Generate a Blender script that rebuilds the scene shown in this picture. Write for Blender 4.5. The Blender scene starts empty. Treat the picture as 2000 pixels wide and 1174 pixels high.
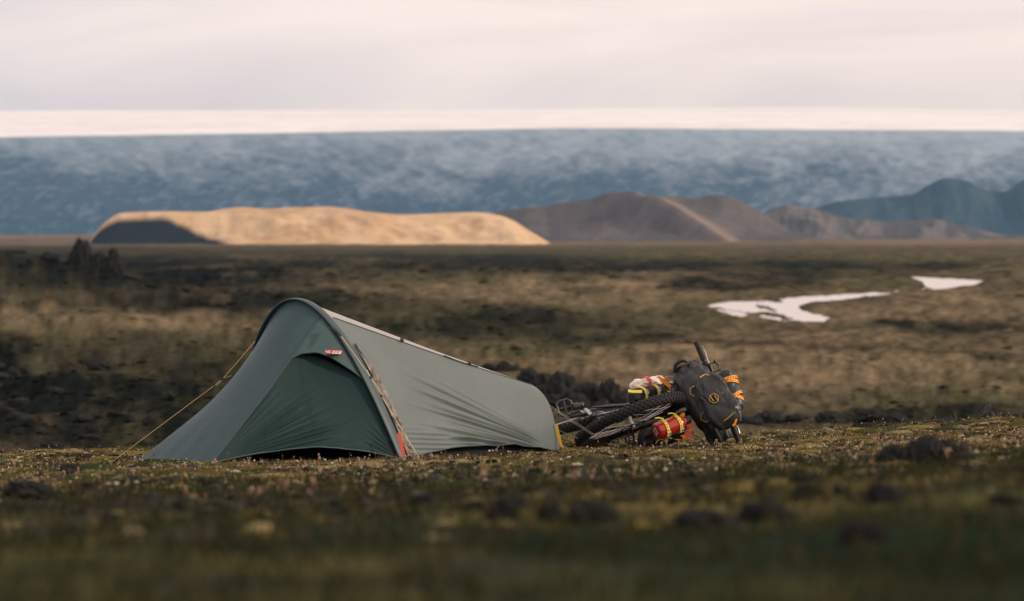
import bpy, math, random
import numpy as np
from mathutils import Vector

S = bpy.context.scene
COL = S.collection

# ------------------------------------------------------------------ camera
F_PX = 7500.0            # focal length in pixels of the 2000 px wide photograph (135 mm on full frame)
HOR = 445.0              # image row of the level line
cam_d = bpy.data.cameras.new("camera")
cam = bpy.data.objects.new("camera", cam_d)
COL.objects.link(cam)
cam.location = (0, 0, 0)
cam.rotation_euler = (math.radians(90), 0, 0)
cam_d.sensor_width = 36.0
cam_d.lens = 135.0
cam_d.shift_y = -(587.0 - HOR) / 2000.0
cam_d.clip_start = 0.05
cam_d.clip_end = 60000.0
cam_d.dof.use_dof = True
cam_d.dof.focus_distance = 22.9
cam_d.dof.aperture_fstop = 5.4
S.camera = cam

# ------------------------------------------------------------------ world
SUN_AZ = math.radians(97)     # clockwise from the view direction (+Y): from the right, a touch behind the camera
SUN_EL = math.radians(21)
w = bpy.data.worlds.new("World")
S.world = w
w.use_nodes = True
nt = w.node_tree
nt.nodes.clear()
def wn(t, **k):
    n = nt.nodes.new(t)
    for a, b in k.items():
        setattr(n, a, b)
    return n
wout = wn('ShaderNodeOutputWorld')
wbg = wn('ShaderNodeBackground')
wbg.inputs['Strength'].default_value = 0.1
sky = wn('ShaderNodeTexSky', sky_type='NISHITA')
sky.sun_disc = False
sky.sun_elevation = SUN_EL
sky.sun_rotation = SUN_AZ
tc = wn('ShaderNodeTexCoord')
mp = wn('ShaderNodeMapping')
mp.inputs['Scale'].default_value = (9.0, 9.0, 42.0)
mp.inputs['Location'].default_value = (3.1, 0.4, 1.7)
nz = wn('ShaderNodeTexNoise')
nz.inputs['Scale'].default_value = 1.0
nz.inputs['Detail'].default_value = 5.0
nz.inputs['Roughness'].default_value = 0.5
nz.inputs['Distortion'].default_value = 0.6
cr = wn('ShaderNodeValToRGB')
cr.color_ramp.elements[0].position = 0.34
cr.color_ramp.elements[0].color = (0.79, 0.665, 0.64, 1)
cr.color_ramp.elements[1].position = 0.66
cr.color_ramp.elements[1].color = (0.985, 0.815, 0.735, 1)
# the overcast is a little warmer and brighter on the sun's side
dot = wn('ShaderNodeVectorMath', operation='DOT_PRODUCT')
dot.inputs[1].default_value = (math.sin(SUN_AZ) * math.cos(SUN_EL), math.cos(SUN_AZ) * math.cos(SUN_EL), math.sin(SUN_EL))
mr = wn('ShaderNodeMapRange')
mr.inputs['From Min'].default_value = -0.3
mr.inputs['From Max'].default_value = 0.15
mr.inputs['To Min'].default_value = 0.0
mr.inputs['To Max'].default_value = 1.0
warm = wn('ShaderNodeMix', data_type='RGBA', blend_type='MULTIPLY')
warm.inputs[0].default_value = 1.0
wm = wn('ShaderNodeMix', data_type='RGBA')
wm.inputs[6].default_value = (0.93, 0.955, 1.0, 1)
wm.inputs[7].default_value = (1.10, 1.06, 1.01, 1)
scl = wn('ShaderNodeVectorMath', operation='SCALE')
scl.inputs[3].default_value = 12.7
mixs = wn('ShaderNodeMix', data_type='RGBA')
mixs.inputs[0].default_value = 0.90           # cloud cover over the clear sky
nt.links.new(tc.outputs['Generated'], mp.inputs['Vector'])
nt.links.new(mp.outputs['Vector'], nz.inputs['Vector'])
nt.links.new(nz.outputs['Fac'], cr.inputs['Fac'])
nt.links.new(tc.outputs['Generated'], dot.inputs[0])
nt.links.new(dot.outputs['Value'], mr.inputs['Value'])
nt.links.new(mr.outputs['Result'], wm.inputs[0])
nt.links.new(cr.outputs['Color'], warm.inputs[6])
nt.links.new(wm.outputs[2], warm.inputs[7])
nt.links.new(warm.outputs[2], scl.inputs[0])
nt.links.new(sky.outputs['Color'], mixs.inputs[6])
nt.links.new(scl.outputs[0], mixs.inputs[7])
nt.links.new(mixs.outputs[2], wbg.inputs['Color'])
nt.links.new(wbg.outputs['Background'], wout.inputs['Surface'])

# ------------------------------------------------------------------ sun
sd = bpy.data.lights.new("sun", 'SUN')
sd.energy = 2.3
sd.angle = math.radians(4.0)
sd.color = (1.0, 0.83, 0.66)
sun = bpy.data.objects.new("sun", sd)
COL.objects.link(sun)
sdir = Vector((math.sin(SUN_AZ) * math.cos(SUN_EL), math.cos(SUN_AZ) * math.cos(SUN_EL), math.sin(SUN_EL)))
sun.rotation_euler = sdir.to_track_quat('Z', 'Y').to_euler()
sun.location = (30, -5, 30)

S.view_settings.view_transform = 'Standard'
S.view_settings.look = 'None'
S.view_settings.exposure = 0.0
S.view_settings.gamma = 1.0
S.view_settings.use_curve_mapping = False
S.cycles.use_denoising = True
S.cycles.max_bounces = 6
S.cycles.volume_bounces = 0
S.cycles.volume_step_rate = 1.0
S.cycles.sample_clamp_indirect = 6.0

# ------------------------------------------------------------------ helpers
def P(px, py, d):
    """photo pixel + distance along the view -> world point"""
    return np.array([(px - 1000.0) / F_PX * d, d, -(py - HOR) / F_PX * d])

def to_px(p):
    return (1000 + F_PX * p[0] / p[1], HOR - F_PX * p[2] / p[1])

def _hash(ix, iy, seed):
    h = (ix.astype(np.int64) * 374761393 + iy.astype(np.int64) * 668265263 + seed * 144269504) & 0xffffffff
    h = ((h ^ (h >> 13)) * 1274126177) & 0xffffffff
    h = ((h ^ (h >> 16)) * 2246822519) & 0xffffffff
    return ((h ^ (h >> 15)) & 0xffffff) / float(0xffffff)

def vnoise(x, y, seed=0):
    x = np.asarray(x, float); y = np.asarray(y, float)
    ix = np.floor(x); iy = np.floor(y)
    fx = x - ix; fy = y - iy
    fx = fx * fx * fx * (fx * (fx * 6 - 15) + 10); fy = fy * fy * fy * (fy * (fy * 6 - 15) + 10)
    a = _hash(ix, iy, seed); b = _hash(ix + 1, iy, seed)
    c = _hash(ix, iy + 1, seed); e = _hash(ix + 1, iy + 1, seed)
    return (a * (1 - fx) + b * fx) * (1 - fy) + (c * (1 - fx) + e * fx) * fy   # 0..1

def fbm(x, y, octv=4, seed=0, rough=0.5):
    t = 0; amp = 1.0; tot = 0
    for k in range(octv):
        c, s = math.cos(0.6 * k + 0.3), math.sin(0.6 * k + 0.3)
        t = t + amp * (vnoise((x * c - y * s) * 2 ** k + 13.7 * k, (x * s + y * c) * 2 ** k - 7.1 * k, seed + k) - 0.5)
        tot += amp; amp *= rough
    return t / tot * 2.0       # about -1..1

def sstep(a, b, x):
    t = np.clip((np.asarray(x, float) - a) / (b - a), 0, 1)
    return t * t * (3 - 2 * t)

def pchip(xs, ys):
    xs = np.array(xs, float); ys = np.array(ys, float)
    h = np.diff(xs); dl = np.diff(ys) / h
    m = np.zeros(len(xs)); m[0] = dl[0]; m[-1] = dl[-1]
    for i in range(1, len(xs) - 1):
        if dl[i - 1] * dl[i] > 0:
            w1 = 2 * h[i] + h[i - 1]; w2 = h[i] + 2 * h[i - 1]
            m[i] = (w1 + w2) / (w1 / dl[i - 1] + w2 / dl[i])
    def f(x):
        x = np.asarray(x, float)
        i = np.clip(np.searchsorted(xs, x) - 1, 0, len(xs) - 2)
        t = (x - xs[i]) / h[i]
        xo = x
        h00 = 2 * t**3 - 3 * t**2 + 1; h10 = t**3 - 2 * t**2 + t; h01 = -2 * t**3 + 3 * t**2; h11 = t**3 - t**2
        r = h00 * ys[i] + h10 * h[i] * m[i] + h01 * ys[i + 1] + h11 * h[i] * m[i + 1]
        r = np.where(xo < xs[0], ys[0] + m[0] * (xo - xs[0]), r)
        return np.where(xo > xs[-1], ys[-1] + m[-1] * (xo - xs[-1]), r)
    return f

def np_mesh(name, verts, faces, cols=None, smooth=True):
    verts = np.asarray(verts, np.float32).reshape(-1, 3)
    faces = np.asarray(faces, np.int32)
    k = faces.shape[1]; n = len(faces)
    me = bpy.data.meshes.new(name)
    me.vertices.add(len(verts)); me.vertices.foreach_set('co', verts.ravel())
    me.loops.add(n * k); me.loops.foreach_set('vertex_index', faces.ravel())
    me.polygons.add(n)
    me.polygons.foreach_set('loop_start', np.arange(0, n * k, k, dtype=np.int32))
    me.polygons.foreach_set('loop_total', np.full(n, k, np.int32))
    me.polygons.foreach_set('use_smooth', np.full(n, smooth))
    if cols is not None:
        ca = me.color_attributes.new('col', 'FLOAT_COLOR', 'POINT')
        c4 = np.ones((len(verts), 4), np.float32); c4[:, :3] = cols
        ca.data.foreach_set('color', c4.ravel())
    me.update(calc_edges=True)
    me.validate()
    return me

def grid_faces(nr, nc, wrap=False):
    r = np.arange(nr - 1)[:, None]; c = np.arange(nc if wrap else nc - 1)[None, :]
    c2 = (c + 1) % nc
    a = r * nc + c; b = r * nc + c2; e = (r + 1) * nc + c2; f = (r + 1) * nc + c
    return np.stack([a, b, e, f], -1).reshape(-1, 4)

def add(name, me, mat=None, parent=None, **props):
    o = bpy.data.objects.new(name, me)
    COL.objects.link(o)
    if mat is not None and me is not None:
        me.materials.clear(); me.materials.append(mat)
    if parent is not None:
        o.parent = parent
    for k, v in props.items():
        o[k] = v
    return o

def empty(name, loc, label, cat, group=None):
    o = bpy.data.objects.new(name, None)
    COL.objects.link(o)
    o.empty_display_size = 0.1
    o.location = loc
    o['label'] = label; o['category'] = cat
    if group: o['group'] = group
    return o

class MB:
    """mesh builder; points in world space, build() shifts to the parent's origin"""
    def __init__(s): s.v = []; s.f = []; s.n = 0
    def raw(s, v, f):
        v = np.asarray(v, float).reshape(-1, 3)
        s.v.append(v)
        for q in f: s.f.append(tuple(int(i) + s.n for i in q))
        s.n += len(v); return s
    def tube(s, path, r, k=8, caps=True):
        path = np.asarray(path, float); m = len(path)
        r = np.broadcast_to(np.asarray(r, float), (m,))
        tan = np.gradient(path, axis=0); tan /= np.linalg.norm(tan, axis=1)[:, None] + 1e-12
        up = np.array([0, 0, 1.0]) if abs(tan[0][2]) < 0.9 else np.array([1.0, 0, 0])
        v = []
        a = np.cross(tan[0], up); a /= np.linalg.norm(a)
        for i in range(m):
            a = a - tan[i] * np.dot(a, tan[i]); a /= np.linalg.norm(a)
            b = np.cross(tan[i], a)
            for j in range(k):
                t = 2 * math.pi * j / k
                v.append(path[i] + r[i] * (math.cos(t) * a + math.sin(t) * b))
        f = [tuple(q) for q in grid_faces(m, k, True)]
        if caps:
            f.append(tuple(range(k - 1, -1, -1))); f.append(tuple(range((m - 1) * k, m * k)))
        return s.raw(v, f)
    def bar(s, a, b, r, k=8): return s.tube([a, b], r, k)
    def box(s, c, ax, ay, az, sx, sy, sz, bev=0.12):
        c = np.asarray(c, float); ax, ay, az = [np.asarray(q, float) for q in (ax, ay, az)]
        v = []
        m = min(sx, sy, sz) * bev
        for z, ins in ((-.5, m), (-.5, 0), (.5, 0), (.5, m)):
            zz = z * sz + (m if (z < 0 and ins == 0) else (-m if (z > 0 and ins == 0) else 0))
            hx = sx / 2 - ins; hy = sy / 2 - ins
            for x, y in ((-hx, -hy), (hx, -hy), (hx, hy), (-hx, hy)):
                v.append(c + ax * x + ay * y + az * zz)
        f = [tuple(q) for q in grid_faces(4, 4, True)] + [(3, 2, 1, 0), (12, 13, 14, 15)]
        return s.raw(v, f)
    def lathe(s, o, ax, prof, k=24, xd=None):
        o = np.asarray(o, float); ax = np.asarray(ax, float) / np.linalg.norm(ax)
        if xd is None: xd = np.array([0, 0, 1.0]) if abs(ax[2]) < 0.9 else np.array([1.0, 0, 0])
        e1 = np.cross(ax, xd); e1 /= np.linalg.norm(e1); e2 = np.cross(ax, e1)
        v = []
        for (h, r) in prof:
            for j in range(k):
                t = 2 * math.pi * j / k
                v.append(o + ax * h + r * (math.cos(t) * e1 + math.sin(t) * e2))
        f = [tuple(q) for q in grid_faces(len(prof), k, True)]
        f.append(tuple(range(k - 1, -1, -1))); f.append(tuple(range((len(prof) - 1) * k, len(prof) * k)))
        return s.raw(v, f)
    def ribbon(s, path, side, width, thick, nrm):
        """flat strap: path, per-point side and normal vectors"""
        path = np.asarray(path, float); m = len(path)
        side = np.broadcast_to(np.asarray(side, float), (m, 3)); nrm = np.broadcast_to(np.asarray(nrm, float), (m, 3))
        width = np.broadcast_to(np.asarray(width, float), (m,))
        v = []
        for i in range(m):
            a = side[i] * width[i] / 2; b = nrm[i] * thick
            v += [path[i] - a, path[i] + a, path[i] + a + b, path[i] - a + b]
        f = [tuple(q) for q in grid_faces(m, 4, True)] + [(3, 2, 1, 0), tuple(range((m - 1) * 4, m * 4))]
        return s.raw(v, f)
    def build(s, name, mat, parent=None, origin=None, smooth=True, **props):
        v = np.concatenate(s.v)
        if parent is not None:
            o = parent; off = np.zeros(3)
            while o is not None:
                off = off + np.array(o.location); o = o.parent
            v = v - off
        elif origin is not None:
            v = v - np.asarray(origin)
        me = bpy.data.meshes.new(name)
        me.from_pydata([tuple(q) for q in v], [], s.f)
        me.update()
        me.polygons.foreach_set('use_smooth', [smooth] * len(me.polygons))
        o = add(name, me, mat, parent, **props)
        if parent is None and origin is not None:
            o.location = tuple(origin)
        if smooth and hasattr(me, 'set_sharp_from_angle'):
            me.set_sharp_from_angle(angle=math.radians(42))
        return o

# ------------------------------------------------------------------ materials
def new_mat(name):
    m = bpy.data.materials.new(name); m.use_nodes = True
    return m, m.node_tree, m.node_tree.nodes['Principled BSDF']

def simple(name, col, rough=0.6, metal=0.0, var=0.12, scale=40.0, bump=0.0, bscale=200.0, spec=0.5, sheen=0.0, coat=0.0):
    m, t, b = new_mat(name)
    b.inputs['Roughness'].default_value = rough
    b.inputs['Metallic'].default_value = metal
    b.inputs['Specular IOR Level'].default_value = spec
    if sheen: b.inputs['Sheen Weight'].default_value = sheen
    if coat: b.inputs['Coat Weight'].default_value = coat
    g = t.nodes.new('ShaderNodeTexCoord')
    n = t.nodes.new('ShaderNodeTexNoise'); n.inputs['Scale'].default_value = scale; n.inputs['Detail'].default_value = 4
    t.links.new(g.outputs['Object'], n.inputs['Vector'])
    mx = t.nodes.new('ShaderNodeMix'); mx.data_type = 'RGBA'
    mx.inputs[6].default_value = tuple(c * (1 - var) for c in col) + (1,)
    mx.inputs[7].default_value = tuple(min(1, c * (1 + var)) for c in col) + (1,)
    t.links.new(n.outputs['Fac'], mx.inputs[0]); t.links.new(mx.outputs[2], b.inputs['Base Color'])
    if bump:
        n2 = t.nodes.new('ShaderNodeTexNoise'); n2.inputs['Scale'].default_value = bscale; n2.inputs['Detail'].default_value = 3
        t.links.new(g.outputs['Object'], n2.inputs['Vector'])
        bp = t.nodes.new('ShaderNodeBump'); bp.inputs['Strength'].default_value = bump; bp.inputs['Distance'].default_value = 0.01
        t.links.new(n2.outputs['Fac'], bp.inputs['Height']); t.links.new(bp.outputs['Normal'], b.inputs['Normal'])
    return m

def vcol_mat(name, rough=0.9, var=0.35, scale=6.0, det=6, nr=.65, bump=0.0, bscale=30.0, bdist=0.02, spec=0.25, tran=0.0):
    m, t, b = new_mat(name)
    b.inputs['Roughness'].default_value = rough
    b.inputs['Specular IOR Level'].default_value = spec
    a = t.nodes.new('ShaderNodeVertexColor'); a.layer_name = 'col'
    g = t.nodes.new('ShaderNodeTexCoord')
    n = t.nodes.new('ShaderNodeTexNoise'); n.inputs['Scale'].default_value = scale; n.inputs['Detail'].default_value = det; n.inputs['Roughness'].default_value = nr
    t.links.new(g.outputs['Object'], n.inputs['Vector'])
    mr_ = t.nodes.new('ShaderNodeMapRange')
    mr_.inputs['From Min'].default_value = 0.3; mr_.inputs['From Max'].default_value = 0.7
    mr_.inputs['To Min'].default_value = 1 - var; mr_.inputs['To Max'].default_value = 1 + var
    t.links.new(n.outputs['Fac'], mr_.inputs['Value'])
    sc = t.nodes.new('ShaderNodeVectorMath'); sc.operation = 'SCALE'
    t.links.new(a.outputs['Color'], sc.inputs[0]); t.links.new(mr_.outputs['Result'], sc.inputs[3])
    t.links.new(sc.outputs[0], b.inputs['Base Color'])
    if bump:
        n2 = t.nodes.new('ShaderNodeTexNoise'); n2.inputs['Scale'].default_value = bscale; n2.inputs['Detail'].default_value = 5
        t.links.new(g.outputs['Object'], n2.inputs['Vector'])
        bp = t.nodes.new('ShaderNodeBump'); bp.inputs['Strength'].default_value = bump; bp.inputs['Distance'].default_value = bdist
        t.links.new(n2.outputs['Fac'], bp.inputs['Height']); t.links.new(bp.outputs['Normal'], b.inputs['Normal'])
    if tran:
        tr = t.nodes.new('ShaderNodeBsdfTranslucent'); ms = t.nodes.new('ShaderNodeMixShader'); ms.inputs[0].default_value = tran
        t.links.new(sc.outputs[0], tr.inputs['Color'])
        out = t.nodes['Material Output']
        t.links.new(b.outputs[0], ms.inputs[1]); t.links.new(tr.outputs[0], ms.inputs[2]); t.links.new(ms.outputs[0], out.inputs['Surface'])
    return m
# ================================================================== terrain
_prof = pchip([-60, 0, 12, 21, 24, 25.6, 27.0, 29, 33, 42, 60, 100, 160, 240, 320, 500, 570, 720, 1000, 1800, 3500, 6000, 9000, 16000],
              [3.046, -.17, -.813, -1.2956, -1.456, -1.50, -1.552, -1.76, -2.35, -2.95, -3.55, -4.5, -5.6, -7.0, -8.22, -8.36, -8.78, -8.86, -10.0, -11.7, -13.6, -15.2, -16.5, -18])
_tilt = pchip([-8, -5, -3.2, -2.1, -1.68, -.62, .27, 1.0, 1.5, 3.2, 5, 9],
              [-.06, -.05, -.035, .005, .0, .025, .060, .075, .095, .18, .22, .28])

def ground_s(x, d):
    """smooth ground (no hummocks)"""
    x = np.asarray(x, float); d = np.asarray(d, float)
    z = _prof(d)
    near = sstep(1.5, 7, d) * (1 - sstep(31, 60, d))
    k = np.clip(d, 3, 30) / 24.0
    z = z + _tilt(np.clip(x / k, -8, 9)) * k * near
    return z

RIV_A = [(1378, 596), (1420, 590), (1500, 587), (1560, 580), (1620, 577), (1690, 573), (1740, 569), (1772, 566.2), (1806, 563.6), (1806, 565.4), (1772, 568.4), (1742, 574), (1690, 580), (1640, 586), (1590, 589), (1558, 598), (1566, 607), (1600, 615), (1620, 620), (1610, 629), (1540, 627), (1470, 626), (1440, 621), (1420, 611), (1400, 606), (1385, 600)]
RIV_B = [(1778, 541), (1830, 543), (1880, 545), (1922, 549), (1905, 556), (1870, 560), (1842, 566), (1825, 567), (1812, 560), (1800, 550)]
ZA, ZB = -8.30, -8.80
def riv_world(poly, z):
    return [((px - 1000) / F_PX * (z * F_PX / -(py - HOR)), z * F_PX / -(py - HOR)) for px, py in poly]
def in_poly(x, y, poly):
    r = np.zeros(np.shape(x), bool)
    n = len(poly)
    for i in range(n):
        x1, y1 = poly[i]; x2, y2 = poly[(i + 1) % n]
        c = ((y1 > y) != (y2 > y)) & (x < (x2 - x1) * (y - y1) / (y2 - y1 + 1e-12) + x1)
        r ^= c
    return r
def ragged(poly, seed, ax=7.0, ay=1.6):
    out = []
    for i in range(len(poly)):
        p, q = poly[i], poly[(i + 1) % len(poly)]
        n = max(2, int(math.hypot(q[0] - p[0], q[1] - p[1]) / 5))
        for k in range(n):
            t = k / n; x_, y_ = p[0] + (q[0] - p[0]) * t, p[1] + (q[1] - p[1]) * t
            out.append((x_ + ax * float(fbm(np.array(x_ / 9.0), np.array(y_ / 3.0), 3, seed)), y_ + ay * float(fbm(np.array(x_ / 11.0 + 40), np.array(y_ / 4.0), 3, seed + 3))))
    return out
RIV_A, RIV_B = ragged(RIV_A, 51), ragged(RIV_B, 57)
RA, RB = riv_world(RIV_A, ZA), riv_world(RIV_B, ZB)

def ground(x, d):
    x = np.asarray(x, float); d = np.asarray(d, float)
    z = ground_s(x, d)
    nearw = 1 - sstep(30, 45, d)
    # hummocks of moss close by
    z = z + nearw * (0.020 * fbm(x * 1.3, d * 1.3, 3, 11) + 0.012 * fbm(x * 5, d * 5, 3, 17))
    z = z + nearw * (1 - sstep(9, 15, d)) * 0.035 * fbm(x * 1.1 + 5, d * 0.8, 3, 71)
    # rolling heath further off
    far = sstep(36, 80, d)
    px = 1000 + F_PX * x / np.maximum(d, 1)
    riv = sstep(1180, 1360, px) * sstep(170, 300, d) * (1 - sstep(800, 1100, d))
    calm = 1 - riv
    z = z + far * calm * (0.30 * fbm(x / 5, d / 9, 4, 3) + 0.5 * sstep(70, 140, d) * fbm(x / 18, d / 40, 3, 5)
                          + 1.0 * sstep(180, 320, d) * fbm(x / 50, d / 110, 3, 7) * (1 - 0.6 * sstep(900, 2500, d)))
    z = z + far * 0.13 * fbm(x / 1.2, d / 1.6, 3, 23) * (1 - sstep(150, 300, d))
    z = z + sstep(90, 160, d) * 0.42 * fbm(x / 4.0, d / 7.0, 3, 27) * calm * (1 - sstep(700, 1100, d))
    z = z + sstep(200, 330, d) * (1 - sstep(1300, 2000, d)) * calm * 0.9 * (np.abs(fbm(x / 34, d / 60, 3, 31)) - .25)
    # broad rise on the far left and low shoulder in front of it
    z = z + 6.3 * np.exp(-((d - 420) / 75.0) ** 2) * (1 - sstep(-250, 760, px - 60 * fbm(x / 9, d / 30, 3, 29)))
    z = z + 1.8 * np.exp(-((d - 185) / 45.0) ** 2) * (1 - sstep(150, 900, px))
    z = z + 1.0 * np.exp(-((d - 95) / 16.0) ** 2) * sstep(60, -500, px) 
    # bank on the right behind the upper water
    z = z + 4.5 * np.exp(-((d - 900) / 120.0) ** 2) * sstep(1850, 2300, px)
    # water beds
    A = in_poly(x, d, RA); B = in_poly(x, d, RB)
    za = (px > 1330) & (px < 1795) & (d > 325) & (d < 525)
    zb = (px > 1740) & (px < 1970) & (d > 530) & (d < 700)
    bank = 0.10 * np.abs(fbm(x / 2.5, d / 8.0, 3, 41)) + 0.02
    z = np.where(za & ~A, np.maximum(z, ZA + bank), z)
    z = np.where(zb & ~B, np.maximum(z, ZB + bank), z)
    isl = fbm(x / 2.2, d / 22.0, 3, 47)
    z = np.where(A, np.where(isl > .27, ZA + .05, ZA - 0.3), z); z = np.where(B, ZB - 0.3, z)
    return z

def mixc(a, b, t):
    t = np.asarray(t)[..., None]
    return np.asarray(a) * (1 - t) + np.asarray(b) * t

C_DARK = np.array([.0100, .0130, .0120]); C_BROWN = np.array([.082, .071, .046]); C_TAN = np.array([.168, .132, .084])
C_OLIVE = np.array([.070, .067, .039]); C_PALE = np.array([.225, .165, .115]); C_GREY = np.array([.055, .052, .050])

def blob(px, row, cx, cy, rx, ry, soft=0.6):
    q = np.sqrt(((px - cx) / rx) ** 2 + ((row - cy) / ry) ** 2)
    return 1 - sstep(1 - soft, 1 + soft, q)

def land_cover(x, d, z):
    px = 1000 + F_PX * x / np.maximum(d, 1.0)
    row = HOR - F_PX * z / np.maximum(d, 1.0)
    dd = np.maximum(d, 1.0)
    ld = np.log(dd)
    n1 = fbm(px / 130, ld * 4.0, 4, 101); n2 = fbm(px / 34, ld * 12, 4, 102); n3 = fbm(px / 420, ld * 1.6, 3, 103); n4 = fbm(px / 13, ld * 26, 3, 104)
    row = row + (9 * n2 + 16 * n1) * (1 - .6 * sstep(500, 1500, d))
    px = px + 110 * fbm(px / 160, ld * 5.0, 3, 106) + 30 * n2
    c = mixc(C_BROWN, C_OLIVE, sstep(-.25, .35, n3))
    # dark heath and lava ground
    dk = np.zeros_like(x)
    for b in ((300, 530, 420, 48), (60, 500, 260, 45), (850, 513, 330, 20), (1180, 520, 330, 16), (480, 588, 330, 26), (900, 632, 330, 30),
              (1180, 655, 160, 20), (160, 800, 540, 120), (60, 700, 220, 40), (1095, 775, 130, 34), (1700, 812, 330, 17), (1930, 810, 120, 24), (1560, 530, 170, 25),
              (1400, 560, 120, 14), (1840, 520, 120, 8), (1900, 640, 140, 12), (350, 850, 320, 40)):
        dk = np.maximum(dk, blob(px, row, *b))
    dk = np.clip(dk * (0.92 + 0.7 * n1 + 0.6 * n2), 0, 1)
    tn = np.zeros_like(x)
    for b in ((1030, 575, 330, 24), (800, 562, 150, 10), (1250, 700, 330, 34), (1780, 705, 330, 30), (1560, 670, 300, 14), (250, 628, 300, 22), (1500, 745, 420, 22),
              (1750, 610, 260, 18), (1900, 590, 150, 22), (1470, 540, 140, 8)):
        tn = np.maximum(tn, blob(px, row, *b))
    tn = np.clip(tn * (0.72 + 0.9 * n1 + 0.4 * n2), 0, 1)
    def bandm(pts, wd):
        yy = np.interp(px, [p[0] for p in pts], [p[1] for p in pts]); on_ = (px > pts[0][0] - 60) & (px < pts[-1][0] + 60)
        return on_ * np.exp(-((row - yy) / wd) ** 2)
    tn = np.maximum(tn, .9 * bandm([(1280, 648), (1400, 668), (1700, 700), (1900, 735), (2150, 775)], 9) * (d < 300))
    tn = np.maximum(tn, .7 * bandm([(690, 556), (820, 562), (1000, 590), (1250, 600)], 6) * (d > 200))
    dk = np.maximum(dk, .75 * bandm([(1250, 655), (1450, 672), (1700, 684), (2100, 705)], 9) * (d < 300))
    dk = np.maximum(dk, .6 * bandm([(-100, 590), (300, 600), (520, 625), (640, 660)], 8) * (d > 100))
    c = mixc(c, C_TAN, np.clip(tn, 0, 1) * 0.72)
    c = mixc(c, C_DARK, np.clip(dk * (0.88 + .12 * sstep(700, 300, px)), 0, 1))
    # warm red-brown scrub flecks
    fl = sstep(.28, .55, n2) * (1 - dk)
    c = mixc(c, np.array([.17, .112, .062]), fl * 0.3 * sstep(60, 120, d))
    # far sandy plain under the hills
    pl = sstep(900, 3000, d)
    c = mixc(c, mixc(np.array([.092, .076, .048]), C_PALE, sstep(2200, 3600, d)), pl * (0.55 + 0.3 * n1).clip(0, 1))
    c = c * np.clip(1 + (0.26 * n2 + 0.62 * n4) * sstep(40, 80, d) * (1 - .6 * sstep(900, 2500, d)), .15, 3)[..., None]
    # ---- the near slope: moss, gravel, small greens
    m1 = fbm(x * 1.0, d * 0.55, 4, 201); m2 = fbm(x * 3.6, d * 2.2, 4, 202); m3 = fbm(x * 11, d * 7, 3, 203)
    moss = np.array([.135, .110, .042]); green = np.array([.034, .044, .019]); grit = np.array([.044, .040, .035]); pale = np.array([.21, .175, .115])
    nc = mixc(green, moss, sstep(-.12, .18, m1 + .45 * m2))
    nc = mixc(nc, grit, sstep(-.10, .25, m2 - .4 * m1))
    nc = mixc(nc, pale, sstep(.22, .5, m3 + .5 * m2) * sstep(8, 16, d) * 0.75)
    nc = mixc(nc, np.array([.05, .034, .020]), sstep(.25, .5, -m2) * 0.7)
    gcl = mixc(np.array([.012, .021, .013]), np.array([.027, .033, .017]), sstep(-.3, .5, m1))  # foreground darkening painted into the green close to the camera
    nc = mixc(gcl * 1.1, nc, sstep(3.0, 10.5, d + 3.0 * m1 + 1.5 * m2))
    return mixc(nc, c, sstep(27.5, 31, d))

dn = np.concatenate([np.linspace(-60, 1.0, 30), np.geomspace(1.25, 13, 130), np.linspace(13.05, 29.5, 330), np.geomspace(29.7, 16000, 560)])
tc_ = np.linspace(-1, 1, 561)
tc_ = np.sign(tc_) * np.where(np.abs(tc_) < .72, np.abs(tc_) / .72 * .62, .62 + (np.abs(tc_) - .72) / .28 * .38)
WD = np.sqrt((0.22 * np.maximum(dn, 0)) ** 2 + 2.6 ** 2) + np.where(dn < 0, -dn * 0.4, 0)
TX = WD[:, None] * tc_[None, :]; TD = np.repeat(dn[:, None], len(tc_), 1)
TZ = ground(TX, TD)
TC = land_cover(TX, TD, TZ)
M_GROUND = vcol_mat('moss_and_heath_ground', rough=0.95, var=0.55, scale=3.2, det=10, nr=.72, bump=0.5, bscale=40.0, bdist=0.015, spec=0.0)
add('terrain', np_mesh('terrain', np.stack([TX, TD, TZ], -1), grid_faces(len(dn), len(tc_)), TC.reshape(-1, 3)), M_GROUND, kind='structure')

# ------------------------------------------------------------------ river
m, t, b = new_mat('river_water')
b.inputs['Base Color'].default_value = (.52, .47, .45, 1); b.inputs['Roughness'].default_value = 0.22; b.inputs['IOR'].default_value = 1.33
g = t.nodes.new('ShaderNodeTexCoord'); n = t.nodes.new('ShaderNodeTexNoise'); n.inputs['Scale'].default_value = 0.8; n.inputs['Detail'].default_value = 5
bp = t.nodes.new('ShaderNodeBump'); bp.inputs['Strength'].default_value = 0.6; bp.inputs['Distance'].default_value = 0.2
t.links.new(g.outputs['Object'], n.inputs['Vector']); t.links.new(n.outputs['Fac'], bp.inputs['Height']); t.links.new(bp.outputs['Normal'], b.inputs['Normal'])
M_WATER = m
for R_, z_ in ((RA, ZA), (RB, ZB)):
    cx = sum(p[0] for p in R_) / len(R_); cy = sum(p[1] for p in R_) / len(R_)
    pts = [(p[0], p[1], z_) for p in R_]
    me = bpy.data.meshes.new('river'); me.from_pydata(pts, [], [tuple(range(len(pts)))]); me.update()
    add('river', me, M_WATER, kind='structure')

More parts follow.
